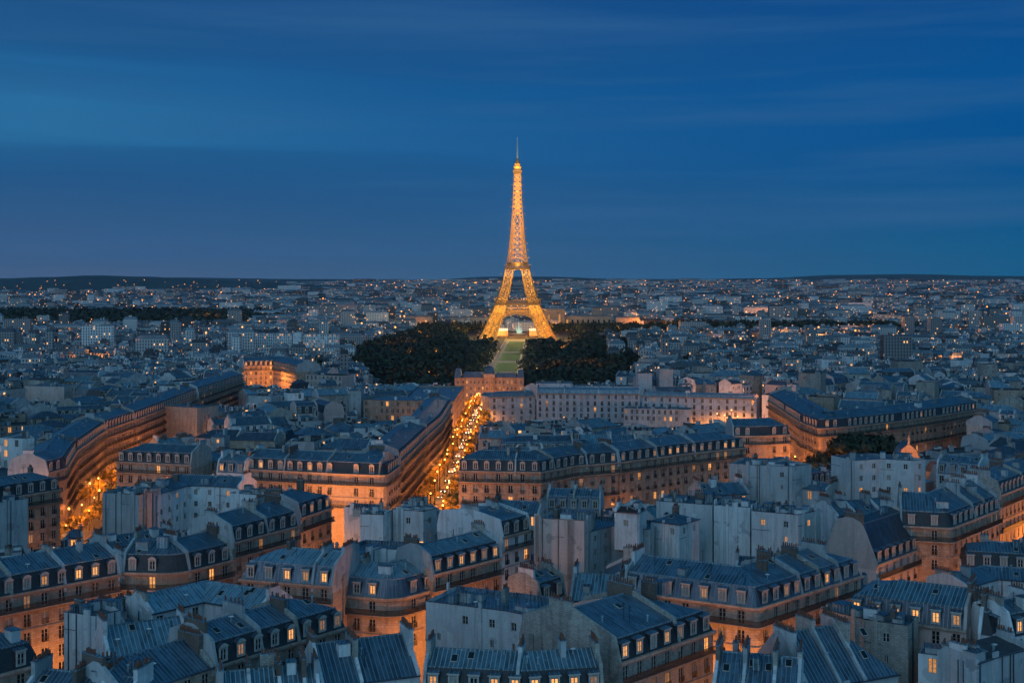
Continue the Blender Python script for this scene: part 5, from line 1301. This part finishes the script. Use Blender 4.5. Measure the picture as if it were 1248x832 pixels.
b = MB(M['bulb_white']); b.octa((0, 0, 297), 1.7, 0, 1.4); b.build('beacon', T, (0, 0, 0), False)
b = MB(M['zinc_dark'], M['litband'])
for k in range(4):
    a = k*math.pi/2; x, y_ = -math.sin(a), math.cos(a); b.box((x*24, y_*24, 57), (26, 9, 5.5), a, 0)
b.build('restaurant', T, (0, 0, 0), False)
# projectors inside the ironwork, plus added lights hung outside its faces
fl_mesh = MB(M['bulb']); fl_mesh.octa((0, 0, 0), .5); FLM = fl_mesh.mesh('floodlight', uv=False)
def tlight(x, y, z, p, r=1.0, bulb=True):
    key = ('t', p)
    if key not in LDATA:
        d = bpy.data.lights.new('tower_light', 'POINT'); d.energy = p; d.color = (1.0, .62, .12); d.shadow_soft_size = 1.5; LDATA[key] = d
    if bulb: fo = inst('floodlight', FLM, T, (x, y, z))
    else: fo = T
    lo = bpy.data.objects.new('tower_light', LDATA[key]); C.objects.link(lo); lo.parent = T; lo.location = (x, y, z)
TP = 38000
for a_ in (-1, 1):
    for c_ in (-1, 1):
        for z in (4, 16, 28, 40, 51, 66, 80, 94, 107):
            o = wout(z)-wleg(z)/2; tlight(a_*o, c_*o, z, TP*(1.25 if z < 30 else .8))
def fill_bracket(x, y, z, ox, oy, p):  # added bracket with a bulbless light, brightening the outer ironwork
    BR.beam((x, y, z-1), (x+ox, y+oy, z), .35); tlight(x+ox, y+oy, z, p, bulb=False)
BR = MB(M['towermetal'])
for z in range(122, 270, 12):
    o = wout(z)
    for ox, oy in ((0, -1), (1, 0), (-1, 0), (0, 1)): fill_bracket(ox*o, oy*o, z, ox*5, oy*5, TP*(.24 if z < 200 else .16))
for a_ in (-1, 1):
    for c_ in (-1, 1):
        for z in (8, 21, 34, 47, 66, 80, 94, 107):
            o = wout(z); h_ = o-wleg(z)/2
            fill_bracket(a_*h_, c_*o, z, 0, c_*7, TP*.11); fill_bracket(a_*o, c_*h_, z, a_*7, 0, TP*.11)
BR.build('added_light_bracket', T, (0, 0, 0), False)
for z in (121, 133, 146, 158, 170, 182, 194, 206, 218, 230, 242, 254, 266): tlight(0, 0, z, TP*(1.1 if z < 180 else .8))
for z in (47, 52):
    for x in (-24, -8, 8, 24):
        for s in (-1,): tlight(x, s*(wout(z)-6), z, TP*.30, bulb=False)
tlight(0, -9, 283, TP*.2, bulb=False)
rb_ = random.Random(6)
for j in range(34):
    z = 3+j*1.6+rb_.uniform(-1, 1) if j < 20 else 62+(j-20)*3.6; a_ = rb_.choice((-1, 1)); o = wout(z); inst('floodlight', FLM, T, (a_*(o-rb_.uniform(0, wleg(z))), -o-.4, z))
for z in range(126, 272, 9): inst('floodlight', FLM, T, (rb_.uniform(-1, 1)*wout(z), -wout(z)-.3, z))
for z, hf, n_ in ((54.5, 37, 7), (113, 20, 4)):
    for j in range(n_):
        x = -hf+2*hf*(j+.5)/n_; inst('floodlight', FLM, T, (x, -hf-2.5, z))
        lo = bpy.data.objects.new('tower_light', LDATA[('t', TP*.11)]); C.objects.link(lo); lo.parent = T; lo.location = (x, -hf-9, z-3); lo.scale = (1, 1, 1)  # light added in open air to brighten the platform front
# park lamps along the lawns and lights under the arch
for side in (-1, 1):
    for j, y in enumerate(range(1120, 1980, 45)):
        x = axis(y)+side*15.5
        lamp(x, y, LP*1.1, 'lamp %s along the %s lawn path, counted from the near end' % (ordn(j+1), 'left' if side < 0 else 'right'), 'lamps along the lawns', white=True)
for x, y in ((-22, 2110), (9, 2110), (40, 2110), (-10, 2230), (30, 2230), (80, 2318), (225, 2308), (-175, 2306)): lamp(x, y, LP*(2.5 if abs(x) > 60 else 7), '%s lamp before the palace behind the tower' % {-22: 'left', 9: 'middle', 40: 'right', -10: 'rear left', 30: 'rear right', 80: 'pavilion', 225: 'far right', -175: 'far left'}[x], 'lamps behind the tower')

# ornate lit pavilion in the trees, right
g = ground(0, 362); px0 = at(1104, 552, 47); gx, gy = px0.x, px0.y
root = empty('pavilion', (gx, gy, g)); tag(root, 'small ornate gabled pavilion lit amber beside the dark tree clump', 'pavilion')
b = MB(M['stone_warm'], M['glass']); b.box((gx, gy, g), (6.6, 5, 20)); b.box((gx, gy-2.5, g+17), (1.5, .2, 2.4), m=1)
b.face([(gx-3.6, gy-2.6, g+20), (gx+3.6, gy-2.6, g+20), (gx+2.1, gy-2.6, g+23.4), (gx, gy-2.6, g+25.2), (gx-2.1, gy-2.6, g+23.4)])
for sx_ in (-1, 1): b.beam((gx+sx_*3.1, gy-2.5, g+20), (gx+sx_*3.1, gy-2.5, g+21.8), .5, 0, .1)
b.build('wall', root, (gx, gy, g)); b = MB(M['zinc_dark'], M['stone_warm'])
for sx_ in (-1, 1): b.face([(gx+sx_*3.8, gy-2.7, g+20), (gx+sx_*2.1, gy-2.7, g+23.6), (gx+sx_*2.1, gy+2.6, g+23.6), (gx+sx_*3.8, gy+2.6, g+20)]); b.face([(gx+sx_*2.1, gy-2.7, g+23.6), (gx, gy-2.7, g+25.5), (gx, gy+2.6, g+25.5), (gx+sx_*2.1, gy+2.6, g+23.6)])
b.beam((gx, gy-2.6, g+25.2), (gx, gy-2.6, g+28.5), .7, 1, .1); b.box((gx, gy-2.6, g+26.4), (1.1, .3, .3), 0, 1); b.build('roof', root, (gx, gy, g))
lamp(gx-1, gy-8, LP*.6, 'lamp standing before the ornate gabled pavilion', 'street lamps', z=g+14)

# ------------------------------------------------------------------ scattered glow in the far streets
for j, (px, py, Y, p) in enumerate(((372, 470, 800, 10), (345, 468, 790, 8), (425, 455, 950, 6), (1150, 400, 1900, 30), (1060, 402, 1900, 20), (955, 402, 1800, 16), (790, 385, 2500, 60), (794, 392, 2300, 40), (690, 402, 1950, 12), (930, 505, 640, 2.5), (1130, 470, 800, 6), (250, 380, 2600, 40), (400, 395, 2200, 30), (80, 400, 1900, 20), (110, 440, 1250, 10), (1160, 445, 1200, 8), (880, 456, 1000, 9), (905, 455, 1000, 7))):
    x = (px-624)*Y/F; lamp(x, Y, LP*p, 'strong orange lamp of the far streets, %s listed by height above neighbouring roofs' % ordn(j+1), 'far street lamps', z=ground(x, Y)+12)
# ------------------------------------------------------------------ haze
rk = random.Random(8)
for j in range(26):
    Y = rk.uniform(1300, 4200); x = rk.uniform(-.4, .4)*Y
    if inpark(x, Y) or inwood(x, Y): continue
    lamp(x, Y, round(LP*Y/1000*rk.choice((2, 4, 8))), 'added orange glow lamp over the distant roofs, %s of the scattered ones' % ordn(j+1), 'far street lamps', z=ground(x, Y)+14)  # added at random above the roofs to make warm clusters of glow
for j in range(26):
    yk = rk.uniform(1050, 2250); a_, c_ = parkedge(yk); xk = rk.uniform(a_+10, c_-10)
    if abs(xk-axis(yk)) < 32: continue
    lamp(xk, yk, LP*1.5, 'lamp glimmering among the park trees, %s of the scattered ones' % ordn(j+1), 'lamps among the park trees', z=ground(xk, yk)+10)
m = bpy.data.materials.new('haze'); m.use_nodes = True; t = m.node_tree; t.nodes.clear(); o = t.nodes.new('ShaderNodeOutputMaterial'); v = t.nodes.new('ShaderNodeVolumePrincipled')
v.inputs['Color'].default_value = (.5, .7, .95, 1); v.inputs['Density'].default_value = 2.0e-5; v.inputs['Anisotropy'].default_value = 0.0
t.links.new(v.outputs[0], o.inputs['Volume'])
HAZE = True
if HAZE:
    b = MB(m); b.box((0, 9000, -12), (40000, 20000, 400)); tag(b.build('haze', uv=False), 'thin blue evening haze over the city', None, None, 'stuff')
